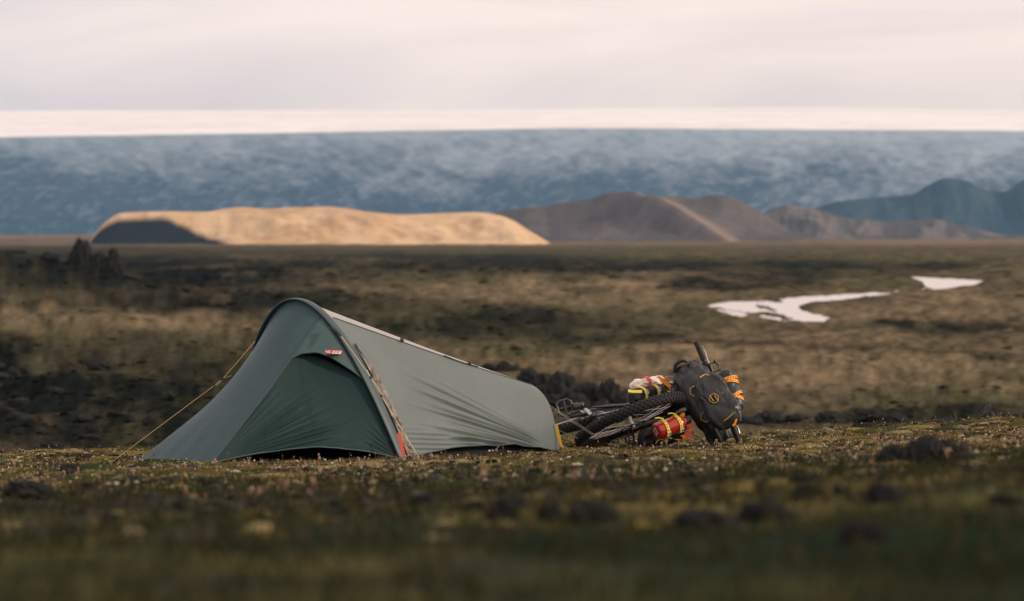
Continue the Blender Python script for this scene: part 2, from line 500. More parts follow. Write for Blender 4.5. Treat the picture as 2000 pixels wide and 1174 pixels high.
# ------------------------------------------------------------------ hills
def hill(name, d0, depth, sil, zbase, seed, colf, rough=0.06, cols=260, rows=90, power=1.0, extra=None, mat=None):
    xs = np.linspace(sil[0][0], sil[-1][0], cols)
    top = pchip([p[0] for p in sil], [p[1] for p in sil])(xs)
    v = np.linspace(-1, 1, rows)
    PX, V = np.meshgrid(xs, v)
    D = d0 + V * depth
    X = (PX - 1000) / F_PX * D
    hr = np.maximum(-(top - HOR) / F_PX * d0 - zbase, 0)[None, :]
    sh = (1 - np.abs(V) ** 1.0)
    sh = np.where(V < 0, sh ** power, sh)
    n = fbm(PX / 60, V * 3.0, 5, seed) ; n2 = fbm(PX / 22, V * 1.6 + PX / 300, 4, seed + 5)
    H = hr * sh * (1 + rough * 2.2 * n * (1 - sh) + 0) + hr * rough * (n2 * 0.8 + n) * np.sin(np.pi * np.clip(sh, 0, 1)) 
    if extra is not None: H = extra(PX, V, H, hr, n)
    Z = zbase - 1.5 + H
    C = colf(PX, V, H, hr, n, n2)
    return add(name, np_mesh(name, np.stack([X, D, Z], -1), grid_faces(rows, cols), C.reshape(-1, 3)), mat, kind='structure')

M_HILL = vcol_mat('hill_soil', rough=1.0, var=0.18, scale=0.05, bump=0.4, bscale=0.12, bdist=4.0, spec=0.0)
SIL_SAND = [(175, 470), (188, 449), (212, 426), (238, 413), (330, 410), (400, 411), (440, 404), (475, 401), (520, 404), (560, 401.5), (640, 400), (680, 404), (720, 410), (800, 415), (870, 412), (930, 411), (968, 415), (1000, 426), (1040, 451), (1078, 474)]
def col_sand(PX, V, H, hr, n, n2):
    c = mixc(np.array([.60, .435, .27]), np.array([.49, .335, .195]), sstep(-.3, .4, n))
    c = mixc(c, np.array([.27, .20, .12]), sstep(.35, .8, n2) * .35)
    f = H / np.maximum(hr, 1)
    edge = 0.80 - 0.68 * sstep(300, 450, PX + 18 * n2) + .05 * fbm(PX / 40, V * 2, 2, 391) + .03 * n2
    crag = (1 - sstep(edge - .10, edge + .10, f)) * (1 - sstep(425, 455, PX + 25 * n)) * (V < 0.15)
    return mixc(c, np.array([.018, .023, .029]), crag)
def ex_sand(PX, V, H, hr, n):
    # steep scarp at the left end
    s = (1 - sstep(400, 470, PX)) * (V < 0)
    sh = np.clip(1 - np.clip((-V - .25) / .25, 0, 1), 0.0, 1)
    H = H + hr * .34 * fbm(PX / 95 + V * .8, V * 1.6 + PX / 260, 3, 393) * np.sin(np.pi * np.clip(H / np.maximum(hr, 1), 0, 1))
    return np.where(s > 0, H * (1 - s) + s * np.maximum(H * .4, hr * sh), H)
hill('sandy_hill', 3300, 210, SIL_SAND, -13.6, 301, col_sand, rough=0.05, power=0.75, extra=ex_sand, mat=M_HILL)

SIL_DARK = [(930, 460), (960, 414), (1010, 405), (1060, 400), (1100, 392), (1150, 386), (1195, 373), (1232, 371), (1270, 379), (1310, 380), (1360, 384), (1400, 377), (1430, 382), (1470, 402), (1500, 420), (1540, 445), (1580, 476)]
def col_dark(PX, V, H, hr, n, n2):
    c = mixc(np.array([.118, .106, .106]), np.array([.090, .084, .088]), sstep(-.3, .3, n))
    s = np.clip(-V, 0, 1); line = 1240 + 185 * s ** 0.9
    tan = sstep(-16, 10, PX - line) * (1 - sstep(6, 78, PX - line + 22 * n)) * (V < 0.05)  # sunlit flank of the spur painted in over tan soil
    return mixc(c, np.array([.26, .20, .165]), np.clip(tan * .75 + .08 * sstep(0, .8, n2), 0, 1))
def ex_dark(PX, V, H, hr, n):
    # spur running down to the right from the summit
    s = np.clip(-V, 0, 1)
    line = 1240 + 185 * s ** 0.9
    hs = 62.0
    sp = hs * (1 - 0.98 * s) - np.where(PX > line, (PX - line) * .20, (line - PX) * .55)
    l2 = 1405 + 30 * s
    sp2 = 52 * (1 - 0.95 * s) - np.abs(PX - l2) * 0.55
    base = H * 0.50
    r = np.maximum(np.maximum(base, sp * sstep(0, .2, s) + H * (1 - sstep(0, .2, s))), 0)
    r = np.where(V < 0, np.maximum(r, H * (1 - sstep(0, .25, s))), H)
    return r + 1.2 * n * s
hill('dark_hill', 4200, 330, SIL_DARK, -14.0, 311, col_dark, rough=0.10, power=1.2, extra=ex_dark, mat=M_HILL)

SIL_MOR = [(1440, 474), (1475, 430), (1500, 407), (1540, 398), (1600, 408), (1660, 424), (1750, 430), (1820, 425), (1870, 436), (1930, 450), (1990, 461), (2100, 466), (2250, 474)]
def col_mor(PX, V, H, hr, n, n2):
    c = mixc(np.array([.088, .090, .095]), np.array([.150, .138, .135]), sstep(-.25, .35, n2))  # greys lifted to paint distance haze into the ridge
    return mixc(c, np.array([.06, .065, .07]), sstep(.1, .5, n) * .7)
hill('moraine_ridge', 5200, 260, SIL_MOR, -14.8, 321, col_mor, rough=0.15, power=1.0, mat=M_HILL)

SIL_BLUE = [(1380, 470), (1480, 436), (1560, 416), (1640, 391), (1700, 384), (1780, 378), (1812, 360), (1850, 345), (1888, 351), (1930, 369), (1960, 372), (2000, 349), (2100, 330), (2300, 350), (2500, 380)]
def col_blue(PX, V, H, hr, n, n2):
    return mixc(np.array([.032, .068, .098]), np.array([.056, .092, .120]), sstep(-.3, .4, n2))  # blue of distant haze painted into the hill colour
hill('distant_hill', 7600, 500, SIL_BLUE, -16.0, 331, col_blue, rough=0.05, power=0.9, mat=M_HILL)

# ------------------------------------------------------------------ glacier and ice cap
gx = np.linspace(-500, 2500, 420)
shade_edge = pchip([-500, 0, 500, 850, 1150, 1500, 2000, 2500], [277, 268, 260, 254, 250, 252.5, 255, 259])(gx)  # row where the painted cloud shadow gives way to lit snow
topr = pchip([-500, 0, 500, 1000, 1550, 2000, 2500], [221, 216.5, 214.5, 213, 209, 216, 222])(gx)
q = np.concatenate([np.linspace(0, 1, 170), np.linspace(1.02, 2, 50), np.linspace(2.05, 3, 10)])
GX, Q = np.meshgrid(gx, q)
row = np.where(Q <= 1, 474 + (shade_edge[None, :] - 474) * np.minimum(Q, 1) ** 0.8,
               np.where(Q <= 2, shade_edge[None, :] + (topr - shade_edge)[None, :] * np.sin(np.clip(Q - 1, 0, 1) * math.pi / 2) ** 0.9, topr[None, :] + 14 * (Q - 2)))
DG = np.where(Q <= 1, 9600 + 3600 * Q ** 1.3, 13200 + 2400 * (Q - 1))
ZG = -(row - HOR) / F_PX * DG
flow = GX + 160 * (1 - Q)
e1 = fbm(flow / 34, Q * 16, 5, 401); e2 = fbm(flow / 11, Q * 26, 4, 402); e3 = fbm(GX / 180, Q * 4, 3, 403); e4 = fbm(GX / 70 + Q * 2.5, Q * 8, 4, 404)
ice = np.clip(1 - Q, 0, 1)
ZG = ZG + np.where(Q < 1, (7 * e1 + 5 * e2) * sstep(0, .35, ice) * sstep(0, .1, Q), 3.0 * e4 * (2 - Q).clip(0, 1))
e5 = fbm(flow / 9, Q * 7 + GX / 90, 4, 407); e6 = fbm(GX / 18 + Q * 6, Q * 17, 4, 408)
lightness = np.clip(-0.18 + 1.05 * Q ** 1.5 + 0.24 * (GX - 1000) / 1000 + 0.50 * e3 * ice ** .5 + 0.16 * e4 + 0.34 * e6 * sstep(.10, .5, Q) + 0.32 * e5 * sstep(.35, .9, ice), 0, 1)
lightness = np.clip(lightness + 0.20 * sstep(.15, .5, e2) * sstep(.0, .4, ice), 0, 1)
cg = mixc(np.array([.001, .046, .092]), np.array([.30, .37, .43]), lightness)  # cloud shadow over the lower glacier painted into the blue ice
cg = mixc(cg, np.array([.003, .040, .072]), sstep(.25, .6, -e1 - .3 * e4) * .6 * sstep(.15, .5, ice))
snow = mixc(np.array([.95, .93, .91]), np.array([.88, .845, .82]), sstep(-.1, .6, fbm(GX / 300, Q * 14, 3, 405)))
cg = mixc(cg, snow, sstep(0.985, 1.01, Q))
M_ICE = vcol_mat('glacier_ice', rough=0.8, var=0.10, scale=0.01, spec=0.2)
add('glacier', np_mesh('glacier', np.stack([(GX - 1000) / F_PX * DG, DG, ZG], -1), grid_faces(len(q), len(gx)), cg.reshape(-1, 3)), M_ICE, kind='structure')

# ------------------------------------------------------------------ haze
mb = MB(); mb.box((0, 8000, 250), (1, 0, 0), (0, 1, 0), (0, 0, 1), 9000, 17000, 640, bev=0.0)
mh, t, b = new_mat('haze_air'); t.nodes.remove(b)
pv = t.nodes.new('ShaderNodeVolumePrincipled')
pv.inputs['Color'].default_value = (.34, .57, .84, 1); pv.inputs['Density'].default_value = 2.6e-5; pv.inputs['Anisotropy'].default_value = 0.1
t.links.new(pv.outputs[0], t.nodes['Material Output'].inputs['Volume'])
mb.build('haze', mh, kind='stuff')
# ================================================================== tent
PHI = math.radians(52)
CA, SA = math.cos(PHI), math.sin(PHI)
TCX, TCD = (620 - 1000) / F_PX * 22.6, 22.6
TW, TH, TL, TWR, THR = 0.652, 0.955, 1.825, 0.376, 0.447
TLV, TPA = 1.205, 0.2575
LEAN = 0.200                    # the hoop leans forward
def tw_(u, v, h):
    """tent coordinates (along to the rear, sideways to the camera, up) -> world"""
    u, v, h = np.broadcast_arrays(np.asarray(u, float), np.asarray(v, float), np.asarray(h, float))
    x = TCX + u * CA + v * SA; d = TCD + u * SA - v * CA
    return np.stack([x, d, ground_s(x, d) + h], -1)

def fabric(name, col, rough=0.5, tran=0.12, sheen=0.0, spec=0.5):
    m, t, b = new_mat(name)
    b.inputs['Roughness'].default_value = rough; b.inputs['Specular IOR Level'].default_value = spec
    g = t.nodes.new('ShaderNodeTexCoord')
    n = t.nodes.new('ShaderNodeTexNoise'); n.inputs['Scale'].default_value = 2.2; n.inputs['Detail'].default_value = 5; n.inputs['Roughness'].default_value = .6
    n2 = t.nodes.new('ShaderNodeTexNoise'); n2.inputs['Scale'].default_value = 260; n2.inputs['Detail'].default_value = 2
    t.links.new(g.outputs['Object'], n.inputs['Vector']); t.links.new(g.outputs['Object'], n2.inputs['Vector'])
    ad = t.nodes.new('ShaderNodeMath'); ad.operation = 'MULTIPLY_ADD'; ad.inputs[1].default_value = 0.35
    t.links.new(n2.outputs['Fac'], ad.inputs[0]); t.links.new(n.outputs['Fac'], ad.inputs[2])
    mr_ = t.nodes.new('ShaderNodeMapRange'); mr_.inputs['From Min'].default_value = .35; mr_.inputs['From Max'].default_value = 1.0; mr_.inputs['To Min'].default_value = .84; mr_.inputs['To Max'].default_value = 1.16
    t.links.new(ad.outputs[0], mr_.inputs['Value'])
    rgb = t.nodes.new('ShaderNodeRGB'); rgb.outputs[0].default_value = tuple(col) + (1,)
    sc = t.nodes.new('ShaderNodeVectorMath'); sc.operation = 'SCALE'
    t.links.new(rgb.outputs[0], sc.inputs[0]); t.links.new(mr_.outputs['Result'], sc.inputs[3]); t.links.new(sc.outputs[0], b.inputs['Base Color'])
    n3 = t.nodes.new('ShaderNodeTexNoise'); n3.inputs['Scale'].default_value = 11; n3.inputs['Detail'].default_value = 5
    t.links.new(g.outputs['Object'], n3.inputs['Vector'])
    bp = t.nodes.new('ShaderNodeBump'); bp.inputs['Strength'].default_value = .22; bp.inputs['Distance'].default_value = .02
    t.links.new(n3.outputs['Fac'], bp.inputs['Height']); t.links.new(bp.outputs['Normal'], b.inputs['Normal'])
    if tran:
        tr = t.nodes.new('ShaderNodeBsdfTranslucent'); ms = t.nodes.new('ShaderNodeMixShader'); ms.inputs[0].default_value = tran
        t.links.new(sc.outputs[0], tr.inputs['Color'])
        t.links.new(b.outputs[0], ms.inputs[1]); t.links.new(tr.outputs[0], ms.inputs[2])
        t.links.new(ms.outputs[0], t.nodes['Material Output'].inputs['Surface'])
    return m

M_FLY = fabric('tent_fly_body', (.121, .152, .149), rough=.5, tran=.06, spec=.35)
M_RIDGE = fabric('tent_fly_ridge', (.31, .295, .285), rough=.38, tran=.06, spec=.6)  # same fly cloth, painted paler for light on the ridge
M_VEST = fabric('tent_fly_vestibule', (.044, .083, .094), rough=.55, tran=.06, spec=.2)  # front of the fly, toned darker for its side away from the sun
M_HOOD = fabric('tent_fly_hood', (.055, .100, .104), rough=.55, tran=.05, spec=.2)
M_DOOR = fabric('tent_door', (.014, .038, .040), rough=.6, tran=.02, spec=.12)  # shade under the hood put into a darker door tone
M_SLEEVE = fabric('tent_sleeve', (.030, .060, .070), rough=.5, tran=0)
M_CRINKLE = fabric('tent_crinkled_trim', (.17, .145, .125), rough=.5, tran=0)
_t = M_CRINKLE.node_tree; _n = [q for q in _t.nodes if q.type == 'MAP_RANGE'][0]
_n.inputs['To Min'].default_value = .05; _n.inputs['To Max'].default_value = 1.8; _n.inputs['From Min'].default_value = .55; _n.inputs['From Max'].default_value = .85
[q for q in _t.nodes if q.type == 'TEX_NOISE'][0].inputs['Scale'].default_value = 22
M_BLACK = simple('black_webbing', (.012, .013, .014), rough=.6)
M_INNER = simple('inner_tent', (.006, .007, .008), rough=.95)
M_CORD = simple('guy_cord', (.52, .38, .15), rough=.7, var=.2, scale=300)
M_CORDP = simple('pale_guy_cord', (.62, .54, .36), rough=.7, var=.2, scale=300)
M_REDP = simple('red_strap', (.62, .07, .025), rough=.45)
M_YELP = simple('yellow_strap', (.72, .42, .02), rough=.5)
M_GREYTAG = simple('grey_tag', (.35, .37, .39), rough=.6)

tent = empty('tent', tuple(tw_(0, 0, 0)), 'green-grey one-hoop tunnel tent pitched on the mossy brow beside the bicycle', 'tent')

def lean(h): return LEAN * np.clip(np.asarray(h, float) / TH, 0, 1)

def body_prof(f, s):
    """f 0..1 along the body, s -1 (near hem) .. 1 (far hem) -> v, h"""
    wv = TW + (TWR - TW) * f; hv = TH + (THR - TH) * f
    hv = hv - 0.012 * np.sin(np.pi * f)
    wv = wv - 0.02 * np.sin(np.pi * f)
    p = 2 + .6 * f; qq = 1.0 - .62 * f
    t = (s + 1) / 2 * math.pi
    c = np.cos(t); v = wv * np.sign(c) * np.abs(c) ** (2 / p); h = hv * np.clip(np.sin(t), 0, 1) ** (2 * qq)
    # flat side panels between hem and ridge seam
    vs = 0.31 + 0.20 * f
    hs = (1 - vs ** p) ** qq
    av = np.abs(v) / wv
    lin = hs * (1 - av) / (1 - vs) * hv
    lin = lin - 0.015 * hv * np.sin(np.pi * np.clip((1 - av) / (1 - vs), 0, 1)) * (1 - f)
    k = sstep(vs - .02, vs + .01, av) * sstep(.0, .22, f) * (1 - sstep(.70, 1.0, f)) * .45
    return v, h * (1 - k) + lin * k

def wall_hem(f):      # the hem hangs clear of the ground along the middle
    return 0.070 * np.sin(np.pi * np.clip((f - .03) / .97, 0, 1)) ** .7

NF, NS = 220, 200
# body skin, split at the ridge seam: three lofts
def s_of_v(frac):     # parameter s where |v| = frac*w  (c**(2/p)=frac)
    return lambda f: 1 - 2 * np.arccos(np.clip(frac(f) ** ((2 + .6 * f) / 2), 0, 1)) / math.pi
seam = s_of_v(lambda f: 0.31 + 0.20 * f)          # positive s -> far side is +, near is -
def near_wrinkle(f, v, h):
    # folds fan out from the rear peg corner
    L_ = (1 - f) * 1.90; hh = h
    ang = np.degrees(np.arctan2(hh, L_ + 1e-6)); rho = np.hypot(L_, hh)
    env = sstep(2, 6, ang) * (1 - sstep(17, 26, ang)) * sstep(.05, .35, rho) * (1 - sstep(.95, 1.65, rho - .10 * np.sin(ang * 1.7)))
    wv_ = np.sin(ang * 2.15 + .8 * np.sin(ang * .9) + 1.1 * rho) + .45 * np.sin(ang * 4.1 + 1.3)
    w1 = env * wv_ * (0.0048 + .0066 * rho)
    env2 = sstep(.2, 2, ang) * (1 - sstep(4.5, 8, ang)) * sstep(.1, .5, rho) * (1 - sstep(1.65, 1.9, rho))
    w2 = env2 * .005 * np.sin(h * 210 + 3 * np.sin(L_ * 2.0))
    return w1 + w2
def loft(s0, s1, n, wr=False, off=0.0):
    f = np.linspace(0, 1, NF); e = np.linspace(0, 1, n)
    Fm, E = np.meshgrid(f, e, indexing='ij')
    a = s0(f)[:, None]; b_ = s1(f)[:, None]
    Sm = a + (b_ - a) * E
    v, h = body_prof(Fm, Sm)
    h0 = h
    if wr is not None:
        lift = wall_hem(Fm) * np.clip(1 - h / .28, 0, 1) ** 1.0
        h = h + lift
    u = Fm * TL - lean(h0) * (1 - Fm) ** 1.6
    if wr:
        dv = near_wrinkle(Fm, v, h)
        v = v + dv * .85; h = h + dv * .45
    return tw_(u, v, h + off), grid_faces(NF, n)
one = lambda k: (lambda f: np.full_like(f, k))
def skin(name, s0, s1, n, mat, wr=False, **p):
    P_, Fq = loft(s0, s1, n, wr)
    me = np_mesh(name, P_.reshape(-1, 3) - np.array(tent.location), Fq)
    return add(name, me, mat, tent, **p)
wall_near = skin('side_wall', one(-1.0), lambda f: -seam(f), 130, M_FLY, True, label='grey-green near side wall with folds fanning from the rear peg')
ridge = skin('ridge_panel', lambda f: -seam(f), seam, 60, M_RIDGE, None, label='ridge panel painted paler for the light along it')
skin('side_wall', seam, one(1.0), 40, M_FLY, False)

# rear end panel
e = np.linspace(-1, 1, 61); v, h = body_prof(np.ones(61), e)
ring = tw_(TL, v, h); low = tw_(TL + .05, v * .96, np.maximum(h * .0, 0) + .012)
mid = tw_(TL + .05, v * .97, h * .5)
R_ = np.stack([ring, mid, low]); 
add('end_panel', np_mesh('end_panel', R_.reshape(-1, 3) - np.array(tent.location), grid_faces(3, 61)), M_FLY, tent)

# inner tent, dark
f = np.linspace(0.02, .98, 20); e = np.linspace(-1, 1, 41)
Fm, E = np.meshgrid(f, e, indexing='ij'); v, h = body_prof(Fm, E)
I_ = tw_(Fm * TL + .01 - lean(h) * (1 - Fm) ** 1.6, v * .86, h * .88 + .012)
inner = add('inner_tent', np_mesh('inner_tent', I_.reshape(-1, 3) - np.array(tent.location), grid_faces(20, 41)), M_INNER, tent)
mb = MB()
e = np.linspace(-1, 1, 25); v, h = body_prof(np.full(25, .02), e)
ring = tw_(.04 - lean(h), v * .86, h * .88 + .012); base = tw_(.04, v * .86, h * 0 + .012)
mb.raw(np.concatenate([ring, base]), [tuple(q) for q in grid_faces(2, 25)])
mb.build('inner_door', M_INNER, inner)

# ---- vestibule
def hoop_v(v):  # height of the hoop at sideways offset v
    return TH * (1 - (v / TW) ** 2)
VN, VF = .30 * TW, -.47 * TW
def seamN(q, w=True):
    q = np.asarray(q, float)
    u = -lean(hoop_v(VN)) * (1 - q) - TLV * q; v = VN + (TPA - VN) * q; h = hoop_v(VN) * (1 - q) - .018 * np.sin(np.pi * q)
    return u, v, h
def seamF(q):
    q = np.asarray(q, float)
    u = -lean(hoop_v(VF)) * (1 - q) - TLV * q; v = VF + (-TPA - .075 - VF) * q
    h = hoop_v(VF) * (1 - q) - .085 * np.sin(np.pi * q ** .62) ** 1.1
    return u, v, h
NQ, NE = 120, 70
q_ = np.linspace(0, 1, NQ); e_ = np.linspace(0, 1, NE)
Qm, E = np.meshgrid(q_, e_, indexing='ij')
un, vn, hn = seamN(Qm); uf, vf, hf = seamF(Qm)
u = un * (1 - E) + uf * E; v = vn * (1 - E) + vf * E; h = hn * (1 - E) + hf * E
vh = VN * (1 - E) + VF * E
chord = hoop_v(VN) * (1 - E) + hoop_v(VF) * E
u = u - (1 - Qm) ** 2.2 * (lean(hoop_v(vh)) - lean(chord))
h = h + (1 - Qm) ** 2.2 * (hoop_v(vh) - chord) + .030 * np.sin(np.pi * E) * np.sin(np.pi * Qm)
h = h + .018 * np.sin(np.pi * E) * Qm ** 8          # front hem lifts a little
h = h + .004 * np.sin(E * 26 + 3 * Qm) * sstep(.55, 1, Qm) * np.sin(np.pi * E)
add('vestibule_front', np_mesh('vestibule_front', tw_(u, v, h).reshape(-1, 3) - np.array(tent.location), grid_faces(NQ, NE)), M_VEST, tent, label='smooth teal front panel running down to two pegs')
# far side panel
r_ = np.linspace(0, 1, 50)
Rm, E = np.meshgrid(r_, np.linspace(0, 1, 30), indexing='ij')
uf, vf, hf = seamF(Rm); hl = hoop_v(VF) * (1 - Rm); vl = -TW * np.sqrt(1 - hl / TH)
add('far_vestibule_wall', np_mesh('far_vestibule_wall', tw_(uf * (1 - E) - lean(hl) * E, vf * (1 - E) + vl * E, hf * (1 - E) + hl * E + .0).reshape(-1, 3) - np.array(tent.location), grid_faces(50, 30)), M_VEST, tent)

# near side: hood above, recessed door below
arch = pchip([0, .12, .3, .57, .80, .93, 1.0], [.285, .262, .262, .295, .365, .43, .50])
def nearside(r, e):
    us, vs, hs = seamN(r)
    hl = hoop_v(VN) * (1 - r); vl = TW * np.sqrt(np.clip(1 - hl / TH, 0, 1))
    return us * (1 - e) - lean(hl) * e, vs * (1 - e) + vl * e, hs * (1 - e) + hl * e
p0, p1, p2 = [tw_(*nearside(np.array(a), np.array(b))) for a, b in ((1., 0.), (1., 1.), (.0, .5))]
DN = np.cross(p1 - p0, p2 - p0); DN /= np.linalg.norm(DN)
if DN[1] > 0: DN = -DN                                 # outward, to the camera
DU = (p1 - p0) / np.linalg.norm(p1 - p0)
DW = np.cross(DN, DU); DW = DW if DW[2] > 0 else -DW
# hood
rr = np.linspace(0, 1, 50)
Rm, E = np.meshgrid(rr, np.linspace(0, 1, 70), indexing='ij')
r = Rm * arch(E)
pts = tw_(*nearside(r, E)) + DN * (.022 * np.sin(np.pi * np.clip(E, 0, 1)) * Rm)[..., None]
hood = add('door_hood', np_mesh('door_hood', pts.reshape(-1, 3) - np.array(tent.location), grid_faces(50, 70)), M_HOOD, tent, label='triangular hood over the door carrying the red logo tag')
lip = pts[-1]; hood_pts = pts
# rolled lip of the hood, then the return to the door
mbl = MB(); mbl.tube(lip, .0055, 6); mbl.build('hood_lip', M_HOOD, hood)
# door
ND, NDE = 150, 150
Rm, E = np.meshgrid(np.linspace(0, 1, ND), np.linspace(0, 1, NDE), indexing='ij')
hem = 1 - .105 * np.sin(np.pi * np.clip(E, 0, 1)) ** .75
r = arch(E) * .98 + (hem - arch(E) * .98) * Rm
pts = tw_(*nearside(r, E))
rel = pts - p0
A = rel @ DU; B_ = rel @ DW
ang = np.degrees(np.arctan2(B_, A)); rho = np.hypot(A, B_)
env = sstep(1, 5, ang) * (1 - sstep(24, 38, ang)) * sstep(.05, .3, rho) * (1 - sstep(.60, 1.02, rho + .006 * (ang - 15) + .05 * np.sin(ang * .8)))
fold = env * (np.sin(ang * 1.9 + 1.3 * np.sin(ang * .45) + 1.5 * rho) + .35 * np.sin(ang * 3.7 + 1)) * (.0022 + .0080 * rho)
envs = (ang > 38) * 0 + sstep(28, 40, ang) * (1 - sstep(50, 58, ang)) * sstep(.1, .4, rho) * (1 - sstep(.55, .8, rho))
fold = fold + envs * .0022 * np.sin(ang * 1.9)
# small fan at the hoop foot
rel2 = pts - p1; A2 = -(rel2 @ DU); B2 = rel2 @ DW
ang2 = np.degrees(np.arctan2(B2, A2)); rho2 = np.hypot(A2, B2)
fold = fold + sstep(10, 25, ang2) * (1 - sstep(60, 80, ang2)) * sstep(.02, .1, rho2) * (1 - sstep(.16, .34, rho2)) * .003 * np.sin(ang2 * .75)
recess = -.040 * (1 - Rm) ** 1.3 * np.sin(np.pi * np.clip(E * .92 + .08, 0, 1)) ** .6 - .02 * np.sin(np.pi * E) * np.sin(np.pi * Rm)
pts = pts + DN * (fold + recess)[..., None]
door = add('door', np_mesh('door', pts.reshape(-1, 3) - np.array(tent.location), grid_faces(ND, NDE)), M_DOOR, tent, label='dark recessed door panel with folds fanning from the front peg')
mbl = MB(); mbl.tube(pts[-1][::3], .004, 6); mbl.build('door_hem', M_SLEEVE, door)

# hoop pole in its sleeve
t = np.linspace(0.0, math.pi, 121)
hv_ = TW * np.cos(t); hh_ = TH * np.sin(t) ** 2
tanv = np.gradient(np.stack([hv_, hh_], -1), axis=0); tanv /= np.linalg.norm(tanv, axis=1)[:, None]
nv, nh = tanv[:, 1], -tanv[:, 0]                     # outward normal in the hoop plane
s_ = np.sign(nv * hv_ + nh * (hh_ - .2)); nv *= s_; nh *= s_
ks = 14
ring = []
for j in range(ks):
    a = 2 * math.pi * j / ks
    du = .034 * math.cos(a); dn_ = .004 + .0075 * math.sin(a)
    ring.append(tw_(du - lean(hh_), hv_ + nv * dn_, hh_ + nh * dn_))
ring = np.stack(ring, 1)
add('pole_sleeve', np_mesh('pole_sleeve', ring.reshape(-1, 3) - np.array(tent.location), grid_faces(121, ks, True)), M_SLEEVE, tent, label='dark teal sleeve over the single hoop pole')
# crinkled trim strip behind the sleeve, near side
tt = np.linspace(0.0, 1.02, 150); 
hv2 = TW * np.cos(tt); hh2 = TH * np.sin(tt) ** 2
us_ = np.linspace(0, 1, 12)
T2, U2 = np.meshgrid(tt, us_, indexing='ij')
wid = .058 * sstep(0, .25, 1.02 - T2) + .012
un_ = .058 + U2 * wid
v2 = np.repeat(hv2[:, None], 12, 1); h2 = np.repeat(hh2[:, None], 12, 1)
vb, hb = body_prof(un_ / TL, -1 + 2 * T2 / math.pi)
cr_ = .012 + .020 * fbm(T2 * 26 + U2 * 2.4, U2 * 2.0 + T2 * 5, 3, 55) * np.sin(np.pi * U2) ** .5
hb = hb + wall_hem(un_ / TL) * np.clip(1 - hb / .28, 0, 1)
pts = tw_(un_ - lean(hb) * (1 - un_ / TL) ** 1.6, vb + cr_ * .85, hb + cr_ * .5)
add('crinkled_trim', np_mesh('crinkled_trim', pts.reshape(-1, 3) - np.array(tent.location), grid_faces(150, 12)), M_CRINKLE, tent, label='crinkled taupe strip along the hoop sleeve')

# seams
def body_pt(f, s, off=.003):
    v, h = body_prof(np.asarray(f, float), np.asarray(s, float))
    return tw_(np.asarray(f) * TL - lean(h) * (1 - np.asarray(f)) ** 1.6, v + off * .6, h + off)
f = np.linspace(.04, 1, 50)
mb = MB(); mb.tube(body_pt(f, -seam(f), .002), .0022, 5); mb.build('ridge_seam', M_SLEEVE, tent)
mb = MB(); q2 = np.linspace(.02, 1, 40); mb.tube(tw_(*seamN(q2)) + DN * .003, .003, 5); mb.build('front_seam', M_SLEEVE, tent)
# toggles and vent slit on the seam
for px_ in (.33, .655):
    ff = np.array([px_]); c = body_pt(ff, -seam(ff), .012)[0]
    mb = MB(); mb.box(c, (CA, SA, -.25), (0, -1, 0), (0, 0, 1), .034, .014, .020); mb.build('toggle', M_BLACK, tent)
f = np.linspace(.53, .70, 12); b0 = body_pt(f, -seam(f) - .006 * np.sin(np.pi * (f - .53) / .17), .006)
mb = MB(); mb.tube(b0, .0025, 5); mb.build('vent_zip', M_BLACK, tent)

# near hem edge of the body
f = np.linspace(.02, 1, 60)
P_, _ = loft(one(-1.0), one(-.99), 2, True)
mb = MB(); mb.tube(P_[::4, 0], .004, 6); mb.build('hem', M_SLEEVE, tent)

# guy lines
def cord(pts_, mat, r=.0020, name='guy_line', **p):
    mb = MB(); mb.tube(pts_, r, 6); return mb.build(name, mat, tent, **p)
gx_, gd_ = (215 - 1000) / F_PX * 22.2, 22.2
gA = tw_(-.0, -.52 * TW, hoop_v(.52 * TW) + .0)
gA = P(506, 657, 22.85); gB = P(436, 739, 22.62); gC = np.array([gx_, gd_, float(ground(gx_, gd_))])
cord([gA, P(470, 700, 22.73), gB], M_CORD, label='yellow guy line to the left of the vestibule')
cord([gB, P(420, 752, 22.6)], M_CORD); cord([gB + np.array([0, 0, -.008]), P(421, 754, 22.6)], M_CORD)
cord([gB, P(452, 734, 22.7)], M_CORD); cord([P(420, 752, 22.6), gC], M_CORD)
mb = MB(); mb.box(P(434, 740, 22.61), (1, 0, .6), (0, 1, 0), (-.6, 0, 1), .016, .01, .01); mb.build('line_tensioner', M_BLACK, tent)
mb = MB(); mb.box(P(418, 753, 22.6), (1, 0, .6), (0, 1, 0), (-.6, 0, 1), .012, .01, .012); mb.build('line_tensioner', M_BLACK, tent)
# webbing tab at the far shoulder
a0, a1, a2 = P(522, 636, 22.86), P(517, 655, 22.86), P(501, 660, 22.85)
mb = MB(); mb.raw([a0, a1, a2, a0 + [0, .012, 0], a1 + [0, .012, 0], a2 + [0, .012, 0]], [(0, 1, 2), (5, 4, 3), (0, 3, 4, 1), (1, 4, 5, 2), (2, 5, 3, 0)])
mb.build('guy_tab', M_BLACK, tent)
